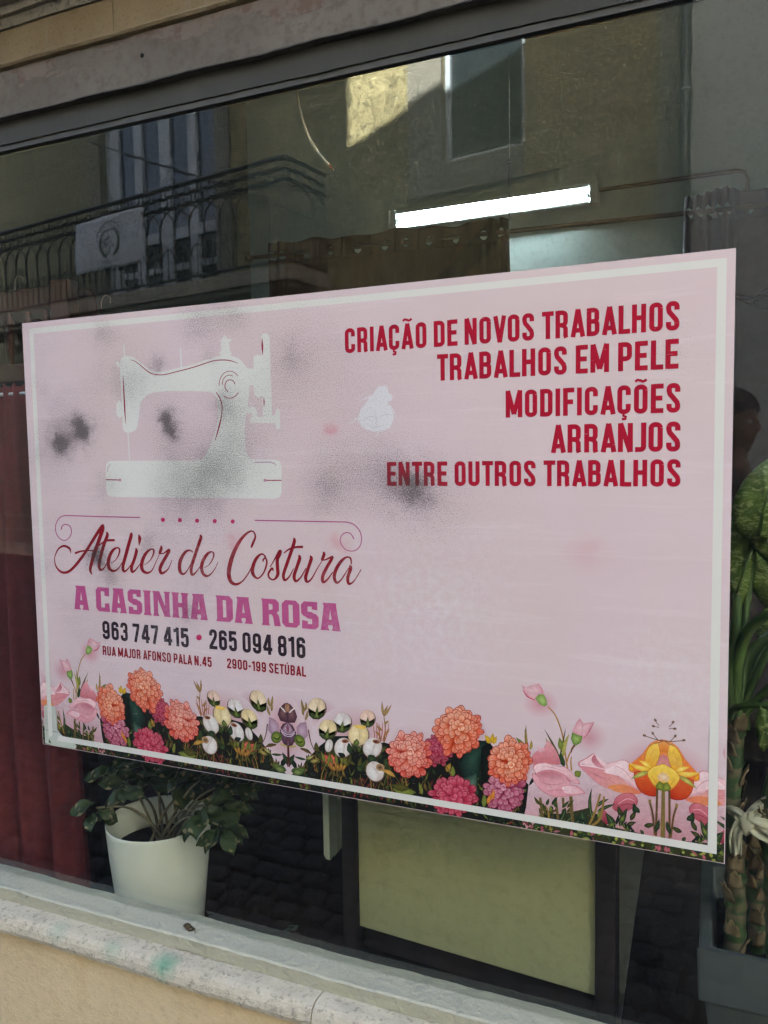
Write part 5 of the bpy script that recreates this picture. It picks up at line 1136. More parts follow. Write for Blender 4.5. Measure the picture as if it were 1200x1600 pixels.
PALEP = simple('pale_plastic', srgb(150, 154, 134), 0.5, 0.08, 5)
def m_brown():
    n = NT('brown_curtain_cloth')
    f = n.noise(30, 4, 0.6, n.mapping((1, 1, 0.2)))
    c = n.mix(n.ramp(f, [(0.3, 0), (0.7, 1)]), srgb(96, 76, 64), srgb(110, 88, 74))
    # diagonal band of shade painted into the cloth, rising to the right
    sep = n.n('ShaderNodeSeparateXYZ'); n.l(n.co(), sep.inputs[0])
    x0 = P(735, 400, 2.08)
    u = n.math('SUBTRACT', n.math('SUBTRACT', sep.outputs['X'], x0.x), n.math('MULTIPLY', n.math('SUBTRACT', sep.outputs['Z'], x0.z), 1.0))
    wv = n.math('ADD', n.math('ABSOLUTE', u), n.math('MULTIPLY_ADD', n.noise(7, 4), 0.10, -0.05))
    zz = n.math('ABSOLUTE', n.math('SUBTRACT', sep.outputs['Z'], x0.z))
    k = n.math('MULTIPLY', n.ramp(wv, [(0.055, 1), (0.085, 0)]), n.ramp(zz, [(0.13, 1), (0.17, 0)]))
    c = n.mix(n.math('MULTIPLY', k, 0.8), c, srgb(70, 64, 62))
    return n.fin(c, 0.92, 0.1)
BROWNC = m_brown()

# curtain rail with its two eyelet curtains
RA = P(392, 403, 2.0); RB = P(1075, 333, 2.163); RD_ = (RB - RA); RLEN = RD_.length; RD_.normalize(); RN = Vector((RD_.y, -RD_.x, 0)).normalized()
rend = RA + RD_ * (RLEN + 0.75)
rail = empty('curtain_rail', RA, 'brown metal curtain rail with a round end knob across the room', 'rail')
MB().tube([RA, rend], 0.0105, 12).build('rod', METALG, rail)
kb = MB(); kb.lathe([(0.0, -0.02), (0.016, -0.016), (0.022, 0), (0.016, 0.016), (0.0, 0.02)], (0, 0, 0), 14)
k_ = kb.build('end_knob', BLACKP, rail, True); k_.location = RD_ * -0.012
MB().tube([rend, rend + Vector((0, 0.9, 0))], 0.012, 8).build('wall_bracket', METALG, rail)
def eyelet_curtain(name, mat, xs, wave, top, zb, label, hole_r=0.017, ends=(0.05, 0.05), dip=0.012):
    """xs: distances of eyelets along the rail; wave(t) = depth of the cloth; each eyelet is a real hole"""
    root = empty(name, RA + RD_ * ((xs[0] + xs[-1]) / 2) + Vector((0, 0, zb - RA.z)), label, 'curtain')
    cz = RA.z; H1 = 0.045; H0 = top
    edges = [xs[0] - ends[0]] + [(a + b_) / 2 for a, b_ in zip(xs, xs[1:])] + [xs[-1] + ends[1]]
    def pt(t, z, zc=None):
        drop = dip * (0.5 + 0.5 * math.sin(t * 13.0 + 1.0)) + 0.006 * math.sin(t * 31) if z > cz else 0
        f = min(1.0, max(0.0, (cz + 0.1 - z) / 0.4))
        return RA + RD_ * (t + 0.012 * f * math.sin(t * 21)) + RN * (wave(t) * (0.55 + 0.45 * f)) + Vector((0, 0, z - cz - drop * max(0, (z - cz)) / H0))
    b = MB(); N = 32
    for i, x in enumerate(xs):
        e0, e1 = edges[i], edges[i + 1]; vs_ = []
        for r in range(5):
            f = r / 4
            for k in range(N):
                a = 2 * math.pi * k / N; ca, sa = math.cos(a), math.sin(a)
                m = max(abs(ca), abs(sa)); sx, sz = ca / m, sa / m
                qx = (x + (e1 - x) * sx) if sx > 0 else (x + (x - e0) * sx)
                qz = cz + (H0 * sz if sz > 0 else H1 * sz)
                hx, hz = x + hole_r * ca, cz - 0.008 + hole_r * 1.25 * sa
                vs_.append(pt(hx + (qx - hx) * f, hz + (qz - hz) * f))
        fs = [(r * N + k, r * N + (k + 1) % N, (r + 1) * N + (k + 1) % N, (r + 1) * N + k) for r in range(4) for k in range(N)]
        b.add(vs_, fs, True)
    L0, L1 = edges[0], edges[-1]; nu = int((L1 - L0) / 0.008)
    b.grid(lambda u, v: pt(L0 + (L1 - L0) * u, cz - H1 - (cz - H1 - zb) * v), nu, 26)
    o = b.build('cloth', mat, root, solid=0.0025); return root
def tpar(px, py):            # distance along the rail for a picture column
    r = ray(px, py); o = Vector(CAM) - RA
    # intersect with the upright plane through the rail
    t = -(o.dot(RN)) / r.dot(RN); return (o + r * t).dot(RD_)
ex = [tpar(x, y) for x, y in ((428, 396), (444, 395), (480, 392), (518, 388), (560, 384), (601, 380), (637.5, 376), (671, 372.5), (713, 368), (757, 363), (783, 360))]
def wav1(t):
    e = max(0.0, 1 - (t - ex[0]) / 0.10) + max(0.0, 1 - (ex[-1] - t) / 0.10)
    return 0.016 + 0.012 * math.sin(t * 17) + 0.008 * math.sin(t * 41) + 0.03 * e * math.sin(t * 120)
eyelet_curtain('brown_curtain', BROWNC, ex, wav1, 0.062, 0.35, 'brown eyelet curtain with a painted-in grey shade band, left of the pull cord', ends=(0.03, 0.03))
g0 = tpar(1071, 333); g1 = tpar(1143, 325); g2 = tpar(1172, 322)
gx = [g0 + (g1 - g0) * (k + .5) / 5 for k in range(5)] + [g2, g2 + 0.13, g2 + 0.26, g2 + 0.39]
def wav2(t):
    e = 1.0 if t < g1 else max(0.0, 1 - (t - g1) / 0.02)
    return 0.055 * e + 0.034 * e * math.sin((t - g0) / (g1 - g0) * 6.283 * 5.0) + (1 - e) * (0.02 * math.sin(t * 14) - 0.01) 
eyelet_curtain('grey_curtain', GREYCLOTH, gx, wav2, 0.075, 0.35, 'grey mauve eyelet curtain gathered in folds above the sign corner', ends=(0.02, 0.12), dip=0.02)

# fluorescent batten on the back wall
LA = P(613, 343, BY - 0.06); LB = P(932, 306, BY - 0.06); lz = (LA.z + LB.z) / 2
lamp = empty('strip_lamp', ((LA.x + LB.x) / 2, BY, lz), 'lit fluorescent strip lamp on the back wall', 'lamp')
LAMPW = simple('white_lamp_body', srgb(214, 218, 216), 0.4, 0.05)
TUBE = NT('lit_tube'); TUBE.t.nodes.remove(TUBE.b); em = TUBE.n('ShaderNodeEmission'); em.inputs[0].default_value = (0.76, 0.94, 1.0, 1)
sx_ = TUBE.n('ShaderNodeSeparateXYZ'); TUBE.l(TUBE.co(), sx_.inputs[0])      # the ends of an old tube glow less
dd_ = TUBE.math('MINIMUM', TUBE.math('SUBTRACT', sx_.outputs['X'], LA.x), TUBE.math('SUBTRACT', LB.x, sx_.outputs['X']))
TUBE.l(TUBE.math('MULTIPLY', TUBE.ramp(dd_, [(0.03, 0.02), (0.16, 1.0)]), 8.0), em.inputs[1]); TUBE.l(em.outputs[0], TUBE.o.inputs[0]); TUBE = TUBE.m
MB().prism([(BY - 0.002, lz + 0.050), (BY - 0.085, lz + 0.050), (BY - 0.085, lz + 0.032), (BY - 0.03, lz + 0.028), (BY - 0.03, lz - 0.032), (BY - 0.060, lz - 0.036), (BY - 0.060, lz - 0.046), (BY - 0.002, lz - 0.046)], LA.x, LB.x, 'x').build('housing', LAMPW, lamp, bevel=0.003)
for x in (LA.x - 0.008, LB.x - 0.03): MB().prism([(BY - 0.003, lz + 0.053), (BY - 0.090, lz + 0.053), (BY - 0.090, lz - 0.02), (BY - 0.065, lz - 0.049), (BY - 0.003, lz - 0.049)], x, x + 0.038, 'x').build('end_cap', LAMPW, lamp, bevel=0.004)
MB().tube([(LA.x + 0.034, BY - 0.062, lz - 0.004), (LB.x - 0.034, BY - 0.062, lz - 0.004)], 0.0165, 14).build('tube', TUBE, lamp)
for x in (LA.x + 0.031, LB.x - 0.049): MB().tube([(x, BY - 0.062, lz - 0.004), (x + 0.018, BY - 0.062, lz - 0.004)], 0.0175, 14).build('tube_socket', LAMPW, lamp)
# cable conduit from the lamp along the wall and down
c0 = P(934, 294, BY - 0.012); c1 = P(1168, 268, BY - 0.012); c2 = P(1172, 340, BY - 0.012)
cz_ = (c0.z + c1.z) / 2
tag(MB().tube([(c0.x, BY - .012, cz_), (c1.x - .05, BY - .012, cz_), (c1.x - .015, BY - .012, cz_ - .012), (c1.x, BY - .012, cz_ - .05), (c1.x, BY - .012, 1.6)], 0.011, 8).build('cable_conduit', METALG), 'thin cable conduit running from the strip lamp along the wall', 'conduit')
# pull cord with ring; loose white flex hanging from the window head
q0 = P(796, 258, 0.06); q1 = P(795, 440, 0.06)
cord = empty('pull_cord', q0, 'thin dark cord hanging straight down past the strip lamp', 'cord')
MB().tube([q0, (q1 + q0) / 2, q1], 0.0011, 6).build('string', BLACKP, cord)
MB().tube([q0 + Vector((0.004 * math.sin(a), 0, 0.006 - 0.004 * math.cos(a))) for a in [2 * math.pi * k / 12 for k in range(13)]], 0.0009, 6).build('ring', BLACKP, cord)
MB().tube([q0 + Vector((0, 0, 0.009)), Vector((q0.x, 0.06, 2.295))], 0.0005, 5).build('nylon_line', PALEP, cord)
FLEX = simple('white_flex', srgb(196, 190, 170), 0.6, 0.1)
fl = [P(x, y, 0.045 + 0.01 * k) for k, (x, y) in enumerate(((461, 122), (463, 140), (470, 175), (480, 207), (493, 232), (507, 250), (515, 258)))]
flex = empty('loose_flex', fl[0], 'loose white flex curling down from the window head', 'cable')
MB().tube(smooth_path([tuple(p) for p in fl], 5), 0.0026, 8).build('cable', FLEX, flex)
MB().tube([fl[-1], P(521, 266, 0.105)], [0.0036, 0.002], 8).build('bare_end', simple('copper_end', srgb(150, 100, 70), 0.4, 0.1, 9, 0.5, 0.6), flex)

# wooden rack with spindles, upper left
ry = 0.36
zt = P(40, 453, ry).z; zbm = P(40, 487, ry).z; xe = P(85, 470, ry).x; xp = P(115, 470, ry).x; zs0 = P(20, 600, ry).z; zs1 = P(20, 572, ry).z
rack = empty('wooden_rack', (-0.6, ry, FZ), 'dark red-brown wooden rack with turned spindles behind the sign corner', 'rack')
MB().box(xe - 0.8, xe, ry - 0.015, ry + 0.015, zbm, zt).build('top_rail', WOODR, rack, bevel=0.005)
MB().box(xe + .002, xp, ry - 0.022, ry + 0.022, FZ, zt + .012).build('post', WOODR, rack, bevel=0.005)
MB().box(xe - 0.8, xe, ry - 0.035, ry + 0.035, zs0, zs1).build('shelf', WOODR, rack, bevel=0.005)
MB().box(xe - .86, xe - .802, ry - 0.022, ry + 0.022, FZ, zt + .012).build('post', WOODR, rack, bevel=0.005)
sp0 = P(119, 470, ry + .05).x; sp1 = P(145, 470, ry + .05).x
MB().prism([(sp0, zs0), (sp1 + .02, zs0), (sp1 - .01, zt - .03), (sp1 - .025, zt - .008), (sp0, zt - .002)], ry + 0.04, ry + 0.07).build('side_panel', WOODR, rack, bevel=0.004)
hs = (zbm - zs1) / 0.19
for k in range(9):
    x = xe - 0.035 - 0.075 * k
    pr = [(0.008, 0.0), (0.008, .034), (0.013, .049), (0.009, .064), (0.011, .104), (0.008, .139), (0.012, .154), (0.008, .166), (0.008, .189)]
    MB().lathe([(r, zs1 + z * hs) for r, z in pr], (x, ry, 0), 10).build('spindle', WOODR, rack)
# hangers on a rail behind
def hanger(x, y, z, label, rzr):
    hgr = empty('coat_hanger', (x, y, z), label, 'hanger', 'coat hangers by the wooden rack', rz=rzr)
    MB().tube(smooth_path([(0.0, 0, 0.0), (0.0, 0, 0.03), (0.012, 0, 0.05), (0.028, 0, 0.042), (0.026, 0, 0.026)], 5), 0.0018, 6).build('hook', METALG, hgr, True)
    MB().tube(smooth_path([(-0.2, 0, -0.07), (-0.1, 0, -0.02), (0, 0, 0.0), (0.1, 0, -0.02), (0.2, 0, -0.07)], 5), 0.008, 8).build('shoulder', BLACKP, hgr, True)
p = P(60, 452, 0.44); hanger(p.x - .1, 0.44, p.z - 0.0, 'black coat hanger resting above the rack rail', 0.35)
p = P(158, 472, 0.5); hanger(p.x, 0.5, p.z - 0.03, 'black coat hanger beside the rack end', 0.5)
GARM = simple('maroon_garment', srgb(58, 26, 34), 0.9, 0.3, 20, 0.1)
for k, (px, lab, cm) in enumerate(((20, 'black hanging garment behind the rack spindles', BLACKP), (58, 'maroon hanging garment behind the rack spindles', GARM))):
    q = P(px, 520, 0.46)
    gm = empty('garment', (q.x, 0.46, 1.2), lab, 'garment', 'garments behind the rack')
    def gf(u, v, q=q, k=k, px=px):
        w_ = 0.075 + 0.05 * v; return (q.x + (u - .5) * 2 * w_, 0.46 + 0.03 * math.sin(u * 11 + k) + 0.02 * math.sin(v * 6), P(px, 497, .46).z - 0.05 * abs(u - .5) * 2 - 0.75 * v)
    MB().grid(gf, 16, 16).build('cloth', cm, gm, solid=0.003)

# red gathered curtain low on the left
redc = empty('red_curtain', (-0.6, 0.2, FZ), 'dark red gathered curtain hanging behind the left end of the sign', 'curtain')
rtop = P(15, 602, .2).z
def redf(u, v):
    x = -1.35 + 1.29 * u; z = rtop - (rtop - FZ - .005) * v
    amp = 0.005 + 0.020 * min(1, v * 4)
    y = 0.20 + amp * math.sin(x * 52 + 1.2 * math.sin(v * 3)) + 0.006 * math.sin(x * 131)
    return (x + 0.012 * v * math.sin(x * 9), y, z + (0.006 * math.sin(x * 160) if v < 0.02 else 0))
MB().grid(redf, 260, 24).build('cloth', REDCLOTH, redc, solid=0.002)
MB().tube([(-1.36, 0.2, rtop - .025), (-0.05, 0.2, rtop - .025)], 0.005, 8).build('curtain_wire', STEEL, redc)

# white pot with a leafy plant
PCX, PCY, PRZ, PRR = 0.150, 0.245, 0.540, 0.142
pot = empty('white_pot', (PCX, PCY, FZ), 'tall white glazed flower pot behind the window ledge', 'pot')
PK_ = 0.81
MB().lathe([(r * PK_, z) for r, z in [(0.0, 0.0), (0.134, 0.0), (0.140, 0.008), (0.154, 0.12), (0.167, 0.22), (0.1755, 0.305), (0.1768, 0.316), (0.175, 0.319), (0.172, 0.316), (0.168, 0.28), (0.163, 0.24)]], (PCX, PCY, FZ), 64).build('pot_wall', WHITEP, pot)
MB().lathe([(0.0, 0.238), (0.06, 0.245), (0.131, 0.236)], (PCX, PCY, FZ), 40).build('soil', SOIL, pot)
def m_leaf(name, a, b_, spot, k=0.62, varieg=None):
    n = NT(name)
    c = n.mix(n.ramp(n.noise(18, 4, 0.6), [(0.3, 0), (0.7, 1)]), a, b_)
    c = n.mix(n.ramp(n.noise(26, 3, 0.6, n.mapping((1, 1, 1), (3, 1, 2))), [(k, 0), (k + 0.05, 0.9)]), c, spot)
    if varieg:
        v = n.noise(42, 4, 0.7, n.mapping((1, 1, 2.2), (0, 0, 0), (0, 0.6, 0)), 1.2)
        c = n.mix(n.ramp(v, [(0.50, 0), (0.58, 0.85)]), c, varieg)
    return n.fin(c, 0.45, 0.22)
LEAFM = m_leaf('spotted_green_leaf', srgb(42, 54, 24), srgb(56, 72, 32), srgb(140, 124, 86))
TWIG = simple('plant_twig', srgb(120, 112, 84), 0.8, 0.3, 40)
def leaf_mesh(L, W, cup=0.2, bend=0.3, prof=None, nu=6, nv=4):
    prof = prof or [0.10, 0.42, 0.78, 0.98, 0.92, 0.60, 0.0]
    def fn(u, v):
        t = v * (len(prof) - 1); i = min(int(t), len(prof) - 2); w_ = prof[i] + (prof[i + 1] - prof[i]) * (t - i)
        x = (u - .5) * W * w_; return (x, L * v, cup * abs(x) + -bend * L * v * v + 0.004 * math.sin(v * 9 + u * 5))
    return MB().grid(fn, nu, nv * 3)
def put_leaf(me, parent, base, direction, normal, scale=1.0, name='leaf'):
    d = Vector(direction).normalized(); nrm = Vector(normal); nrm = (nrm - d * nrm.dot(d)).normalized(); x = d.cross(nrm)
    o = bpy.data.objects.new(name, me); COL.objects.link(o); o.parent = parent
    m = Matrix((x, d, nrm)).transposed().to_4x4(); m.translation = Vector(base) - parent.location
    o.matrix_local = m @ Matrix.Scale(scale, 4); return o
plant = empty('potted_shrub', (PCX, PCY, FZ + 0.24), 'round-leaved green shrub growing in the white pot', 'plant')
lms = [leaf_mesh(0.085, 0.058, .25, .25).mesh('leaf', LEAFM), leaf_mesh(0.075, 0.05, .1, .45).mesh('leaf', LEAFM), leaf_mesh(0.095, 0.062, .3, .1).mesh('leaf', LEAFM)]
prn = random.Random(3); s0 = Vector((PCX + .02, PCY, FZ + .24))
clusters = [((166, 1205), .18), ((196, 1228), .16), ((240, 1215), .22), ((280, 1200), .20), ((335, 1205), .19), ((385, 1215), .19), ((315, 1270), .12), ((345, 1290), .09), ((352, 1260), .17), ((150, 1262), .14), ((300, 1225), .27), ((220, 1190), .23), ((372, 1240), .21)]
for i, ((px, py), yv) in enumerate(clusters):
    tip = P(px, py, yv); mid = s0.lerp(tip, 0.55) + Vector((0, 0, 0.05)); st0 = s0 + Vector((prn.uniform(-.05, .05), prn.uniform(-.04, .04), 0))
    MB().tube(smooth_path([tuple(st0), tuple(st0.lerp(mid, .5) + Vector((prn.uniform(-.01, .01), 0, .02))), tuple(mid), tuple(tip)], 5), [0.0045 - 0.002 * k / 15 for k in range(16)], 6).build('stem', TWIG, plant)
    n_ = 7 if i < 9 else 5
    for k in range(n_):
        a = 2 * math.pi * k / n_ + prn.uniform(-.4, .4)
        droop = -0.35 if i in (6, 7, 9) else prn.uniform(-.35, .35)
        d = Vector((math.cos(a), math.sin(a) * 0.8 - .1, droop)); 
        put_leaf(lms[prn.randrange(3)], plant, tip + Vector((prn.uniform(-.012, .012), prn.uniform(-.012, .012), prn.uniform(-.02, .015))), d, Vector((prn.uniform(-.3, .3), prn.uniform(-.9, -.2), 1)), prn.uniform(.65, 1.0))

# work table with a pale end panel between dark posts
DARKW = simple('dark_table_wood', srgb(44, 37, 35), 0.6, 0.25, 8, 0.3, 0, 0.15, 60, (1, 1, .2))
PANEL = m_plaster('pale_olive_panel', srgb(158, 156, 112), srgb(166, 164, 120), srgb(146, 144, 104), 0.5)
TL = PZ(562, 1447, 0.345); TR = PZ(930, 1556, 0.345); td = (TR - TL); tlen = td.length; trz = math.atan2(td.y, td.x)
tab = empty('work_table', (TL.x, TL.y, FZ), 'work table with a pale olive end panel between dark posts', 'table', rz=trz)
MB().box(0.0, tlen, 0.0, 0.018, 0.125, 0.66).build('end_panel', PANEL, tab, True, 0.002)
for x0, x1 in ((-0.042, -0.001), (tlen + 0.001, tlen + 0.046)): MB().box(x0, x1, -0.012, 0.05, 0.0, 0.66).build('leg', DARKW, tab, True, 0.003)
for x0, x1 in ((0.02, 0.06), (tlen - 0.06, tlen - 0.02)): MB().box(x0, x1, 0.55, 0.60, 0.0, 0.66).build('leg', DARKW, tab, True, 0.003)
MB().box(-0.05, tlen + 0.055, -0.02, 0.64, 0.662, 0.69).build('table_top', DARKW, tab, True, 0.004)
MB().box(0.0, tlen, 0.02, 0.05, 0.06, 0.12).build('rail', DARKW, tab, True, 0.003)
MB().prism([(tlen + 0.048, 0.66), (tlen + 0.12, 0.66), (tlen + 0.052, 0.06)], 0.0, 0.012).build('side_brace', simple('olive_grey_board', srgb(74, 74, 66), 0.6, 0.1), tab, True)
# pale plastic tray hung at the side of the table
bp = P(515, 1290, 0.20)
tray = empty('plastic_holder', bp, 'pale grey plastic holder hanging left of the table', 'holder')
MB().prism([(bp.x - .012, bp.z + .085), (bp.x - .012, bp.z - .072), (bp.x - .006, bp.z - .082), (bp.x + .003, bp.z - .082), (bp.x + .003, bp.z + .095), (bp.x - .006, bp.z + .095)], 0.19, 0.198).build('front_plate', PALEP, tray, bevel=0.002)
MB().prism([(bp.x + .0045, bp.z - .082), (bp.x + .024, bp.z - .056), (bp.x + .024, bp.z + .085), (bp.x + .0045, bp.z + .085)], 0.193, 0.215).build('side_plate', simple('grey_plastic', srgb(84, 88, 74), .5, .1), tray, bevel=0.002)
MB().box(bp.x - .05, bp.x - .012, -.0 + .20, .22, bp.z + .085, bp.z + .13).build('hook', PALEP, tray, bevel=0.004)
# curl of thread and flex on the floor
pts = []
c = PZ(455, 1452, FZ + 0.004)
for k in range(60):
    a = k * 0.42; r = 0.006 + 0.009 * abs(math.sin(k * 0.13)); pts.append((c.x + r * math.cos(a), c.y + 1.3 * r * math.sin(a * 1.07), FZ + 0.004 + 0.0008 * (k % 7)))
tag(MB().tube(smooth_path(pts, 3), 0.0006, 5).build('thread_tangle', simple('green_thread', srgb(96, 116, 104), .8, .1)), 'small tangle of pale green thread on the floor', 'thread')
pts = [PZ(x, y, FZ + 0.006) for x, y in ((440, 1478), (480, 1485), (530, 1497), (580, 1507), (620, 1525), (660, 1540), (720, 1560))]
tag(MB().tube(smooth_path([tuple(p) for p in pts], 5), 0.005, 6).build('floor_cable', BLACKP), 'black cable lying on the floor behind the ledge', 'cable')

# rectangular planter with dumb cane
PLAN = simple('grey_planter_plastic', srgb(72, 77, 73), 0.55, 0.08, 5)
pf = 0.13; f0 = P(1092, 1484, pf); rimz = f0.z
pl = empty('planter', (f0.x + .3, pf + .2, FZ), 'grey rectangular plastic planter at the right edge', 'planter')
X0, X1, Y0, Y1 = f0.x, f0.x + 0.62, pf, 0.50
def ring(x0, x1, y0, y1, z): return [(x0, y0, z), (x1, y0, z), (x1, y1, z), (x0, y1, z)]
b = MB(); t_ = 0.022
vs_ = ring(X0, X1, Y0, Y1, rimz) + ring(X0 + t_, X1 - t_, Y0 + t_, Y1 - t_, rimz) + ring(X0 + t_ + .01, X1 - t_ - .01, Y0 + t_ + .01, Y1 - t_ - .01, rimz - .1) + ring(X0, X1, Y0, Y1, rimz - .105) + ring(X0 + .012, X1 - .012, Y0 + .012, Y1 - .012, rimz - .11) + ring(X0 + .04, X1 - .04, Y0 + .04, Y1 - .04, FZ)
fs = []
for r0, r1 in ((0, 1), (1, 2), (0, 3), (3, 4), (4, 5)):
    for k in range(4): fs.append((r0 * 4 + k, r0 * 4 + (k + 1) % 4, r1 * 4 + (k + 1) % 4, r1 * 4 + k))
b.add(vs_, fs); b.build('planter_wall', PLAN, pl, bevel=0.004)
MB().grid(lambda u, v: (X0 + .034 + (X1 - X0 - .068) * u, Y0 + .034 + (Y1 - Y0 - .068) * v, rimz - 0.07 + 0.008 * math.sin(u * 19) * math.sin(v * 13)), 24, 14).build('soil', SOIL, pl)
CANE = NT('cane_bark')
sepn = CANE.n('ShaderNodeSeparateXYZ'); CANE.l(CANE.co(), sepn.inputs[0])
cz2 = CANE.math('FRACT', CANE.math('ADD', CANE.math('MULTIPLY', sepn.outputs['Z'], 16.5), CANE.math('MULTIPLY', CANE.noise(9, 3), 0.5)))
cc_ = CANE.mix(CANE.ramp(cz2, [(0.0, 0.9), (0.10, 0.9), (0.16, 0.0), (0.75, 0.0), (0.95, 0.7)]), srgb(58, 80, 42), srgb(112, 98, 74))
cc_ = CANE.mix(CANE.ramp(CANE.noise(14, 5, .7), [(0.52, 0), (0.62, 0.85)]), cc_, srgb(104, 86, 64)); CANE = CANE.fin(cc_, 0.6, 0.3)
PAPER = simple('papery_leaf_base', srgb(128, 108, 78), 0.8, 0.3, 25, 0.2, 0, 0.3, 90)
DLEAF = m_leaf('dumb_cane_leaf', srgb(78, 98, 42), srgb(100, 120, 54), srgb(100, 122, 86), 0.64, srgb(150, 158, 98))
GREENST = simple('green_petiole', srgb(70, 92, 40), 0.5, 0.15, 12)
dc = empty('dumb_cane_plant', (X0 + .14, 0.28, rimz - .07), 'tall dumb cane plant with ringed stems and big mottled leaves', 'plant')
canes = [([(1146, 1490), (1150, 1420), (1148, 1340), (1142, 1270), (1146, 1190), (1150, 1130)], 0.24, 0.021), ([(1186, 1490), (1182, 1430), (1180, 1370), (1178, 1330), (1186, 1290)], 0.30, 0.021), ([(1215, 1500), (1210, 1400), (1206, 1320), (1204, 1250)], 0.22, 0.02)]
drn = random.Random(8)
for pts, yv, r in canes:
    pp = [P(x, y, yv) for x, y in pts]; pp[0].z = rimz - 0.075
    path = smooth_path([tuple(p) for p in pp], 10); rr = []
    for k, p in enumerate(path):
        fz = (p[2] * 16.5) % 1.0; rr.append(r * (1.0 + (0.14 if fz < 0.14 else 0.0) - 0.05 * fz) * (1 - .15 * k / len(path)))
    MB().tube(path, rr, 14).build('cane', CANE, dc)
    for k in range(3, len(path) - 2, 3):          # dry leaf scars flaring from the rings
        p = Vector(path[k]); a = drn.uniform(0, 6.28) if drn.random() < .4 else drn.uniform(3.2, 6.2)
        def fn(u, v, p=p, a=a, r=r): 
            th = a + (u - .5) * 1.7 * (1 - .55 * v); q = r * (1.03 + .42 * v * v); return (p.x + q * math.cos(th), p.y + q * math.sin(th), p.z + 0.036 * v - .006 * math.sin(u * 9) * v)
        MB().grid(fn, 8, 4).build('leaf_scar', PAPER, dc, solid=0.0012)
# petioles and blades
def petiole(px, r=0.010): 
    path = smooth_path([tuple(P(x, y, yv)) for x, y, yv in px], 6); MB().tube(path, [r * (1.25 - .6 * k / len(path)) for k in range(len(path))], 8).build('petiole', GREENST, dc)
petiole([(1150, 1150, .24), (1150, 1060, .24), (1162, 1000, .23), (1188, 968, .20), (1230, 950, .18)], .012)
petiole([(1158, 1140, .24), (1160, 1050, .26), (1178, 1015, .27), (1210, 990, .28)], .014)
petiole([(1144, 1130, .24), (1143, 1050, .24), (1150, 980, .25), (1152, 930, .26)], .011)
petiole([(1140, 1120, .22), (1146, 1108, .20), (1175, 1102, .16), (1205, 1104, .14)], .007)
petiole([(1152, 1080, .26), (1160, 1000, .30), (1172, 900, .32), (1180, 850, .30)], .009)
def blade(outline, yv, bulge, name='leaf'):
    """a leaf blade from its outline: centre ridge, side lobes bent back, real thickness"""
    pts = [P(x, y, yv) for x, y in outline]; n = len(pts); c = sum(pts, Vector()) / n
    b = MB(); rings = 5; vs_ = [c + Vector((0, -bulge, 0))]
    for r in range(1, rings + 1):
        f = r / rings
        for k, p in enumerate(pts):
            q = c.lerp(p, f); vs_.append(q + Vector((0, -bulge * (1 - f * f) + 0.05 * (q.x - c.x) + 0.006 * math.sin(k * 1.9) * f, 0)))
    fs = [(0, 1 + k, 1 + (k + 1) % n) for k in range(n)] + [(1 + (r - 1) * n + k, 1 + r * n + k, 1 + r * n + (k + 1) % n, 1 + (r - 1) * n + (k + 1) % n) for r in range(1, rings) for k in range(n)]
    b.add(vs_, fs, True); return b.build(name, DLEAF, dc, solid=0.0015)
def oval(cx, cy, a, b_, ang, n=22, tip=.3):
    out = []
    for k in range(n):
        t = 2 * math.pi * k / n; x = a * math.cos(t) ; y = b_ * math.sin(t) * (1 - tip * math.cos(t)); out.append((cx + x * math.cos(R_(ang)) - y * math.sin(R_(ang)), cy + x * math.sin(R_(ang)) + y * math.cos(R_(ang))))
    return out
lf = [blade(oval(1196, 778, 70, 44, -68, 22, .25), 0.25, 0.02), blade([(1141, 812), (1158, 812), (1176, 822), (1188, 838), (1180, 858), (1176, 880), (1170, 920), (1158, 950), (1146, 945), (1138, 900), (1136, 850)], 0.30, 0.012), blade(oval(1204, 850, 46, 24, 60), 0.28, 0.015),
      blade(oval(1196, 1135, 40, 16, 95), 0.15, 0.01), blade(oval(1205, 905, 60, 34, 75), 0.36, 0.015), blade(oval(1230, 1010, 70, 40, 70), 0.34, 0.015)]
for o, (x0, y0, x1, y1, yv) in zip(lf[:2], ((1184, 838, 1212, 716, .226), (1180, 842, 1146, 940, .284))):
    MB().tube([P(x0, y0, yv), P((x0 + x1) / 2, (y0 + y1) / 2, yv - .006), P(x1, y1, yv)], [0.004, 0.003, 0.001], 6).build('midrib', GREENST, o)
# further leaves of the crown, spreading to the right beyond the sign
big = [leaf_mesh(0.24, 0.125, .18, .35, None, 8, 5).mesh('leaf', DLEAF), leaf_mesh(0.20, 0.11, .25, .5, None, 8, 5).mesh('leaf', DLEAF)]
tops = [P(1150, 1130, .24), P(1186, 1290, .30), P(1204, 1250, .22)]
for k, (ti, dx, dy, dz, nn) in enumerate(((0, .16, .02, .30, 0), (0, .22, -.04, .16, 1), (0, .12, .16, .24, 0), (1, .20, .06, .34, 0), (1, .14, .20, .22, 1), (2, .22, -.06, .36, 0), (2, .30, .04, .22, 1), (2, .18, .14, .42, 0), (2, .08, -.05, .50, 1))):
    b0 = tops[ti]; e = b0 + Vector((dx, dy, dz))
    if ti == 0: e = e + Vector((.05, 0, 0))
    MB().tube(smooth_path([tuple(b0), tuple(b0.lerp(e, .5) + Vector((-.02, 0, .06))), tuple(e)], 5), [0.009 - .0045 * q / 10 for q in range(11)], 7).build('petiole', GREENST, dc)
    put_leaf(big[nn], dc, e, Vector((dx, dy, .10 - .05 * k % .2)), Vector((-.2, -.5, 1)), 1.0)
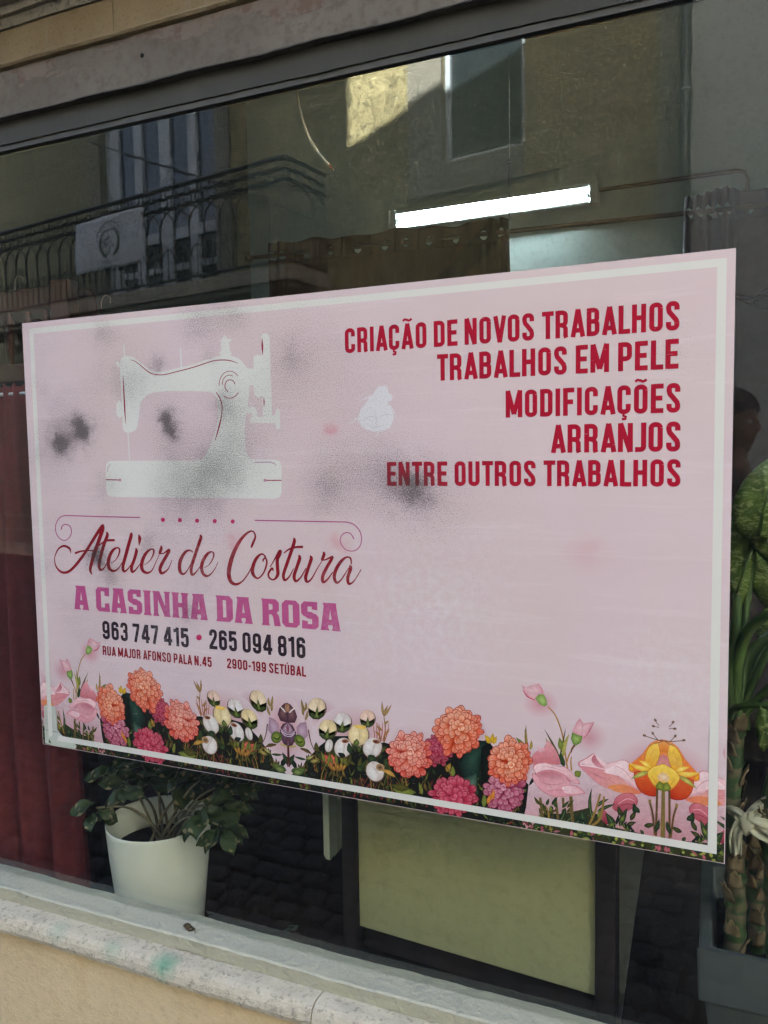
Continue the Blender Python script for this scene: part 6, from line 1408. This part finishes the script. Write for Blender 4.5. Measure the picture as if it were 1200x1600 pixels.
# knotted strip of pale cloth tying the canes
CLOTHW = simple('off_white_rag', srgb(184, 178, 150), 0.85, 0.12, 25, 0.1, 0, 0.4, 70)
rag = empty('tie_rag', P(1166, 1288, .2), 'knotted strip of off-white cloth tied round the canes', 'rag')
kn = P(1167, 1285, .195)
def strip(pts, wd, nm):
    pp = [P(x, y, yv) for x, y, yv in pts]; path = smooth_path([tuple(p) for p in pp], 6); n = len(path)
    def fn(u, v):
        t = v * (n - 1); i = min(int(t), n - 2); p = Vector(path[i]).lerp(Vector(path[i + 1]), t - i); d = (Vector(path[i + 1]) - Vector(path[i])).normalized(); s_ = d.cross(Vector((0, 1, 0))).normalized()
        w_ = wd[0] + (wd[1] - wd[0]) * v; return p + s_ * (u - .5) * w_ + Vector((0, -.006 * math.sin(u * 9 + v * 4) - .004 * math.cos(u * 17), 0))
    MB().grid(fn, 10, 20).build(nm, CLOTHW, rag, solid=0.002)
strip([(1136, 1264, .21), (1150, 1270, .19), (1166, 1284, .185)], (.014, .02), 'band'); strip([(1166, 1282, .185), (1185, 1292, .18), (1215, 1305, .19)], (.018, .05), 'band'); strip([(1168, 1276, .2), (1185, 1264, .21), (1205, 1256, .22)], (.015, .03), 'band'); strip([(1160, 1286, .188), (1150, 1305, .18), (1150, 1335, .18)], (.03, .018), 'loose_end')
kb = MB(); N1, N2 = 14, 9
kb.grid(lambda u, v: (kn.x + .017 * math.sin(math.pi * v) * math.cos(2 * math.pi * u) * (1 + .18 * math.sin(6 * math.pi * u)), kn.y - .008 + .015 * math.sin(math.pi * v) * math.sin(2 * math.pi * u), kn.z + .02 * math.cos(math.pi * v) + .004 * math.sin(5 * math.pi * u)), 20, 12)
kb.build('knot', CLOTHW, rag)
# bare twigs in front of the grey curtain
tw = empty('dry_twigs', P(1175, 470, 1.2), 'thin dry twigs crossing the grey curtain beside the sign corner', 'twigs')
for q in ([(1120, 458), (1150, 460), (1175, 463), (1230, 462)], [(1120, 455), (1150, 465), (1172, 474), (1200, 481), (1240, 490)], [(1155, 470), (1175, 466), (1190, 456), (1215, 440)], [(1176, 475), (1181, 470), (1184, 468)], [(1160, 467), (1166, 473), (1170, 472)]):
    MB().tube(smooth_path([tuple(P(x, y, 1.2)) for x, y in q], 4), 0.0032, 5).build('twig', simple('twig_bark', srgb(58, 50, 48), .9, .2) if 'twig_bark' not in MATS else MATS['twig_bark'], tw)

# dead curled leaf lying on the ledge
dl = PZ(295, 1453, 0.4405)
dead = empty('dead_leaf', dl, 'small curled dead leaf lying on the pale window ledge', 'leaf')
DEADM = simple('dead_leaf_brown', srgb(74, 62, 44), 0.8, 0.5, 120, 0.2)
def dfn(u, v):
    x = -0.016 + 0.034 * v; w_ = 0.008 * math.sin(math.pi * min(1, v * 1.02 + .02)) + .0006; a = (u - .5) * 4.2
    return (dl.x + x, dl.y + w_ * math.sin(a) * .9, dl.z + 0.005 - w_ * .75 * math.cos(a) + 0.003 * math.sin(v * 7) + 0.002)
MB().grid(dfn, 8, 12).build('blade', DEADM, dead, solid=0.0006)
MB().tube([(dl.x + .014, dl.y, dl.z + .006), (dl.x + .02, dl.y - .003, dl.z + .009), (dl.x + .024, dl.y - .008, dl.z + .002)], [.0016, .0012, .0008], 6).build('stalk', DEADM, dead)

# ------------------------------------------------------------------ the photographer, seen only in the glass
def build_person():
    bx, by = CAM[0] + 0.01, CAM[1] - 0.37
    J = {}; E_ = []
    def j(n, x, y, z, r): J[n] = (Vector((bx + x, by + y, z)), r)
    j('pelvis', 0, 0, .93, .150); j('waist', 0, .0, 1.08, .135); j('chest', 0, .01, 1.27, .150); j('neckb', 0, 0, 1.43, .075); j('neck', 0.005, .005, 1.50, .055); j('skull', 0.01, 0.0, 1.62, .07)
    for s, t in ((-1, 'l'), (1, 'r')):
        j('hip' + t, s * .09, 0, .88, .10); j('knee' + t, s * .11, .02, .49, .062); j('ankle' + t, s * .12, -.02, .09, .045); j('toe' + t, s * .14, .14, .035, .035)
        j('sh' + t, s * .175, 0, 1.39, .062); j('elb' + t, s * .23, .08, 1.16, .046); j('wr' + t, s * .065, .285, 1.42, .030); j('palm' + t, s * .045, .315, 1.49, .028)
    E_ += [('pelvis', 'waist'), ('waist', 'chest'), ('chest', 'neckb'), ('neckb', 'neck'), ('neck', 'skull')]
    for t in 'lr': E_ += [('pelvis', 'hip' + t), ('hip' + t, 'knee' + t), ('knee' + t, 'ankle' + t), ('ankle' + t, 'toe' + t), ('chest', 'sh' + t), ('sh' + t, 'elb' + t), ('elb' + t, 'wr' + t), ('wr' + t, 'palm' + t)]
    for s, t in ((-1, 'l'), (1, 'r')):
        for k in range(4):                       # fingers behind the phone, thumb in front edge
            z = 1.475 + .02 * k; a = 'f%s%d' % (t, k)
            j(a + 'a', s * .050, .335, z, .0095); j(a + 'b', s * .030, .350 - .002 * k, z + .004, .0085); j(a + 'c', s * (.008 + .003 * k), .352, z + .006, .0075)
            E_ += [('palm' + t, a + 'a'), (a + 'a', a + 'b'), (a + 'b', a + 'c')]
        j('th' + t + 'a', s * .045, .315, 1.465, .011); j('th' + t + 'b', s * .028, .318, 1.50, .0095); E_ += [('palm' + t, 'th' + t + 'a'), ('th' + t + 'a', 'th' + t + 'b')]
    names = list(J); me = bpy.data.meshes.new('body'); me.from_pydata([J[n][0] for n in names], [(names.index(a), names.index(c)) for a, c in E_], [])
    o = bpy.data.objects.new('body_tmp', me); COL.objects.link(o)
    md = o.modifiers.new('skin', 'SKIN'); 
    for i, n in enumerate(names):
        me.skin_vertices[0].data[i].radius = (J[n][1] * (1.25 if n in ('pelvis', 'waist', 'chest') else 1), J[n][1] * (.85 if n in ('pelvis', 'waist', 'chest') else 1)); me.skin_vertices[0].data[i].use_root = (n == 'pelvis')
    o.modifiers.new('sub', 'SUBSURF').levels = 1
    dg = bpy.context.evaluated_depsgraph_get(); ev = o.evaluated_get(dg); m2 = bpy.data.meshes.new_from_object(ev)
    bm = bmesh.new(); bm.from_mesh(m2)
    # head: ellipsoid with brow, nose, lips, chin and ears, turned to the right
    hc = Vector((bx + 0.012, by + 0.0, 1.632)); yaw = R_(-62)
    hb = MB(); nu, nv = 56, 44
    def bump_(d, c, s): return math.exp(-((d - Vector(c).normalized()).length / s) ** 2)
    def hfn(u, v):
        a = 2 * math.pi * u; t = math.pi * v; d = Vector((math.sin(t) * math.sin(a), math.sin(t) * math.cos(a), math.cos(t)))   # face along +y
        r = Vector((d.x * .076, d.y * .096, d.z * .118))
        k = 1.0
        if d.z < 0: r.x *= 1 - .22 * d.z * d.z; r.y *= 1 - .10 * d.z * d.z
        f = d.copy()
        add = .030 * bump_(f, (0, 1, -.16), .13) + .012 * bump_(f, (0, 1, .02), .10) + .010 * bump_(f, (0, 1, -.52), .12) + .020 * bump_(f, (0, .8, -.85), .22) + .008 * bump_(f, (0, 1, .28), .25)
        for s in (-1, 1): add += -.010 * bump_(f, (s * .36, 1, .06), .16) + .014 * bump_(f, (s, -.12, -.05), .16) + .004 * bump_(f, (s * .6, .8, -.3), .3)
        r += d * add
        x = r.x * math.cos(yaw) - r.y * math.sin(yaw); y = r.x * math.sin(yaw) + r.y * math.cos(yaw)
        return (hc.x + x, hc.y + y, hc.z + r.z)
    hb.grid(hfn, nu, nv); hm = hb.mesh('h', []) if False else None
    vv = [bm.verts.new(p) for p in hb.v]
    for f in hb.f:
        try: bm.faces.new([vv[i] for i in f])
        except ValueError: pass
    bmesh.ops.remove_doubles(bm, verts=bm.verts[:], dist=1e-5)
    bm.to_mesh(m2); bm.free(); bpy.data.objects.remove(o)
    o2 = bpy.data.objects.new('body', m2); COL.objects.link(o2)
    r = o2.modifiers.new('re', 'REMESH'); r.mode = 'VOXEL'; r.voxel_size = 0.006
    dg = bpy.context.evaluated_depsgraph_get(); m3_ = bpy.data.meshes.new_from_object(o2.evaluated_get(dg)); o2.modifiers.clear(); o2.data = m3_
    n = NT('person_skin_and_clothes'); sp = n.n('ShaderNodeSeparateXYZ'); n.l(n.co(), sp.inputs[0])
    dist = n.n('ShaderNodeVectorMath', operation='DISTANCE'); n.l(n.co(), dist.inputs[0]); dist.inputs[1].default_value = (bx, by + .33, 1.49)
    c = n.ramp(n.math('GREATER_THAN', sp.outputs['Z'], 0.96), [(0.0, srgb(44, 46, 58)), (1.0, srgb(52, 46, 48))])
    c = n.mix(n.math('LESS_THAN', sp.outputs['Z'], 0.075), c, srgb(40, 34, 30))
    sk = n.math('MAXIMUM', n.math('GREATER_THAN', sp.outputs['Z'], 1.47), n.math('LESS_THAN', dist.outputs['Value'], 0.11))
    c = n.mix(sk, c, n.ramp(n.noise(25, 3), [(0.3, srgb(150, 108, 86)), (0.7, srgb(168, 124, 100))])); n.fin(c, 0.7, 0.3)
    m3_.materials.clear(); m3_.materials.append(n.m)
    m3_.polygons.foreach_set('use_smooth', [True] * len(m3_.polygons))
    root = empty('person', (bx, by, 0), 'person in dark clothes holding up a phone, reflected beside the sign', 'person'); attach(o2, root)
    # hair: short cap over the skull, fringe to the brow
    hr = MB()
    def hairf(u, v):
        a = 2 * math.pi * u; t = v * (1.15 + 0.75 * (0.5 - 0.5 * math.cos(a))) ; d = Vector((math.sin(t) * math.sin(a), math.sin(t) * math.cos(a), math.cos(t)))
        k = 1.0 + .05 * math.sin(a * 9 + v * 7) * .5 + .03 * math.sin(a * 23 + v * 15)
        r_ = Vector((d.x * .088 * k, d.y * .108 * k, d.z * .131 * k + .002)); x = r_.x * math.cos(yaw) - r_.y * math.sin(yaw); y = r_.x * math.sin(yaw) + r_.y * math.cos(yaw)
        return (hc.x + x, hc.y + y, hc.z + r_.z)
    hr.grid(hairf, 60, 18).build('hair', simple('dark_brown_hair', srgb(38, 30, 26), .7, .4, 120, .3, 0, .5, 300), root, solid=0.006)
    for s in (-1, 1):
        d = Vector((s * .030, .087, .006)); x = d.x * math.cos(yaw) - d.y * math.sin(yaw); y = d.x * math.sin(yaw) + d.y * math.cos(yaw)
        MB().lathe([(0.0, -.0085), (.006, -.006), (.0085, 0), (.006, .006), (0.0, .0085)], (hc.x + x, hc.y + y, hc.z + .006), 12).build('eye', simple('eye_white', srgb(220, 214, 206), .3, .05) if 'eye_white' not in MATS else MATS['eye_white'], root)
    ph = empty('phone', (CAM[0], CAM[1] - 0.02, 1.49), 'dark smartphone held up in both hands', 'phone')
    MB().box(CAM[0] - .037, CAM[0] + .037, CAM[1] - .0285, CAM[1] - .0205, 1.425, 1.585).build('phone_body', BLACKP, ph, bevel=0.003)
    MB().box(CAM[0] - .034, CAM[0] + .034, CAM[1] - .0292, CAM[1] - .0288, 1.43, 1.58).build('screen', OGLASS, ph)
build_person()
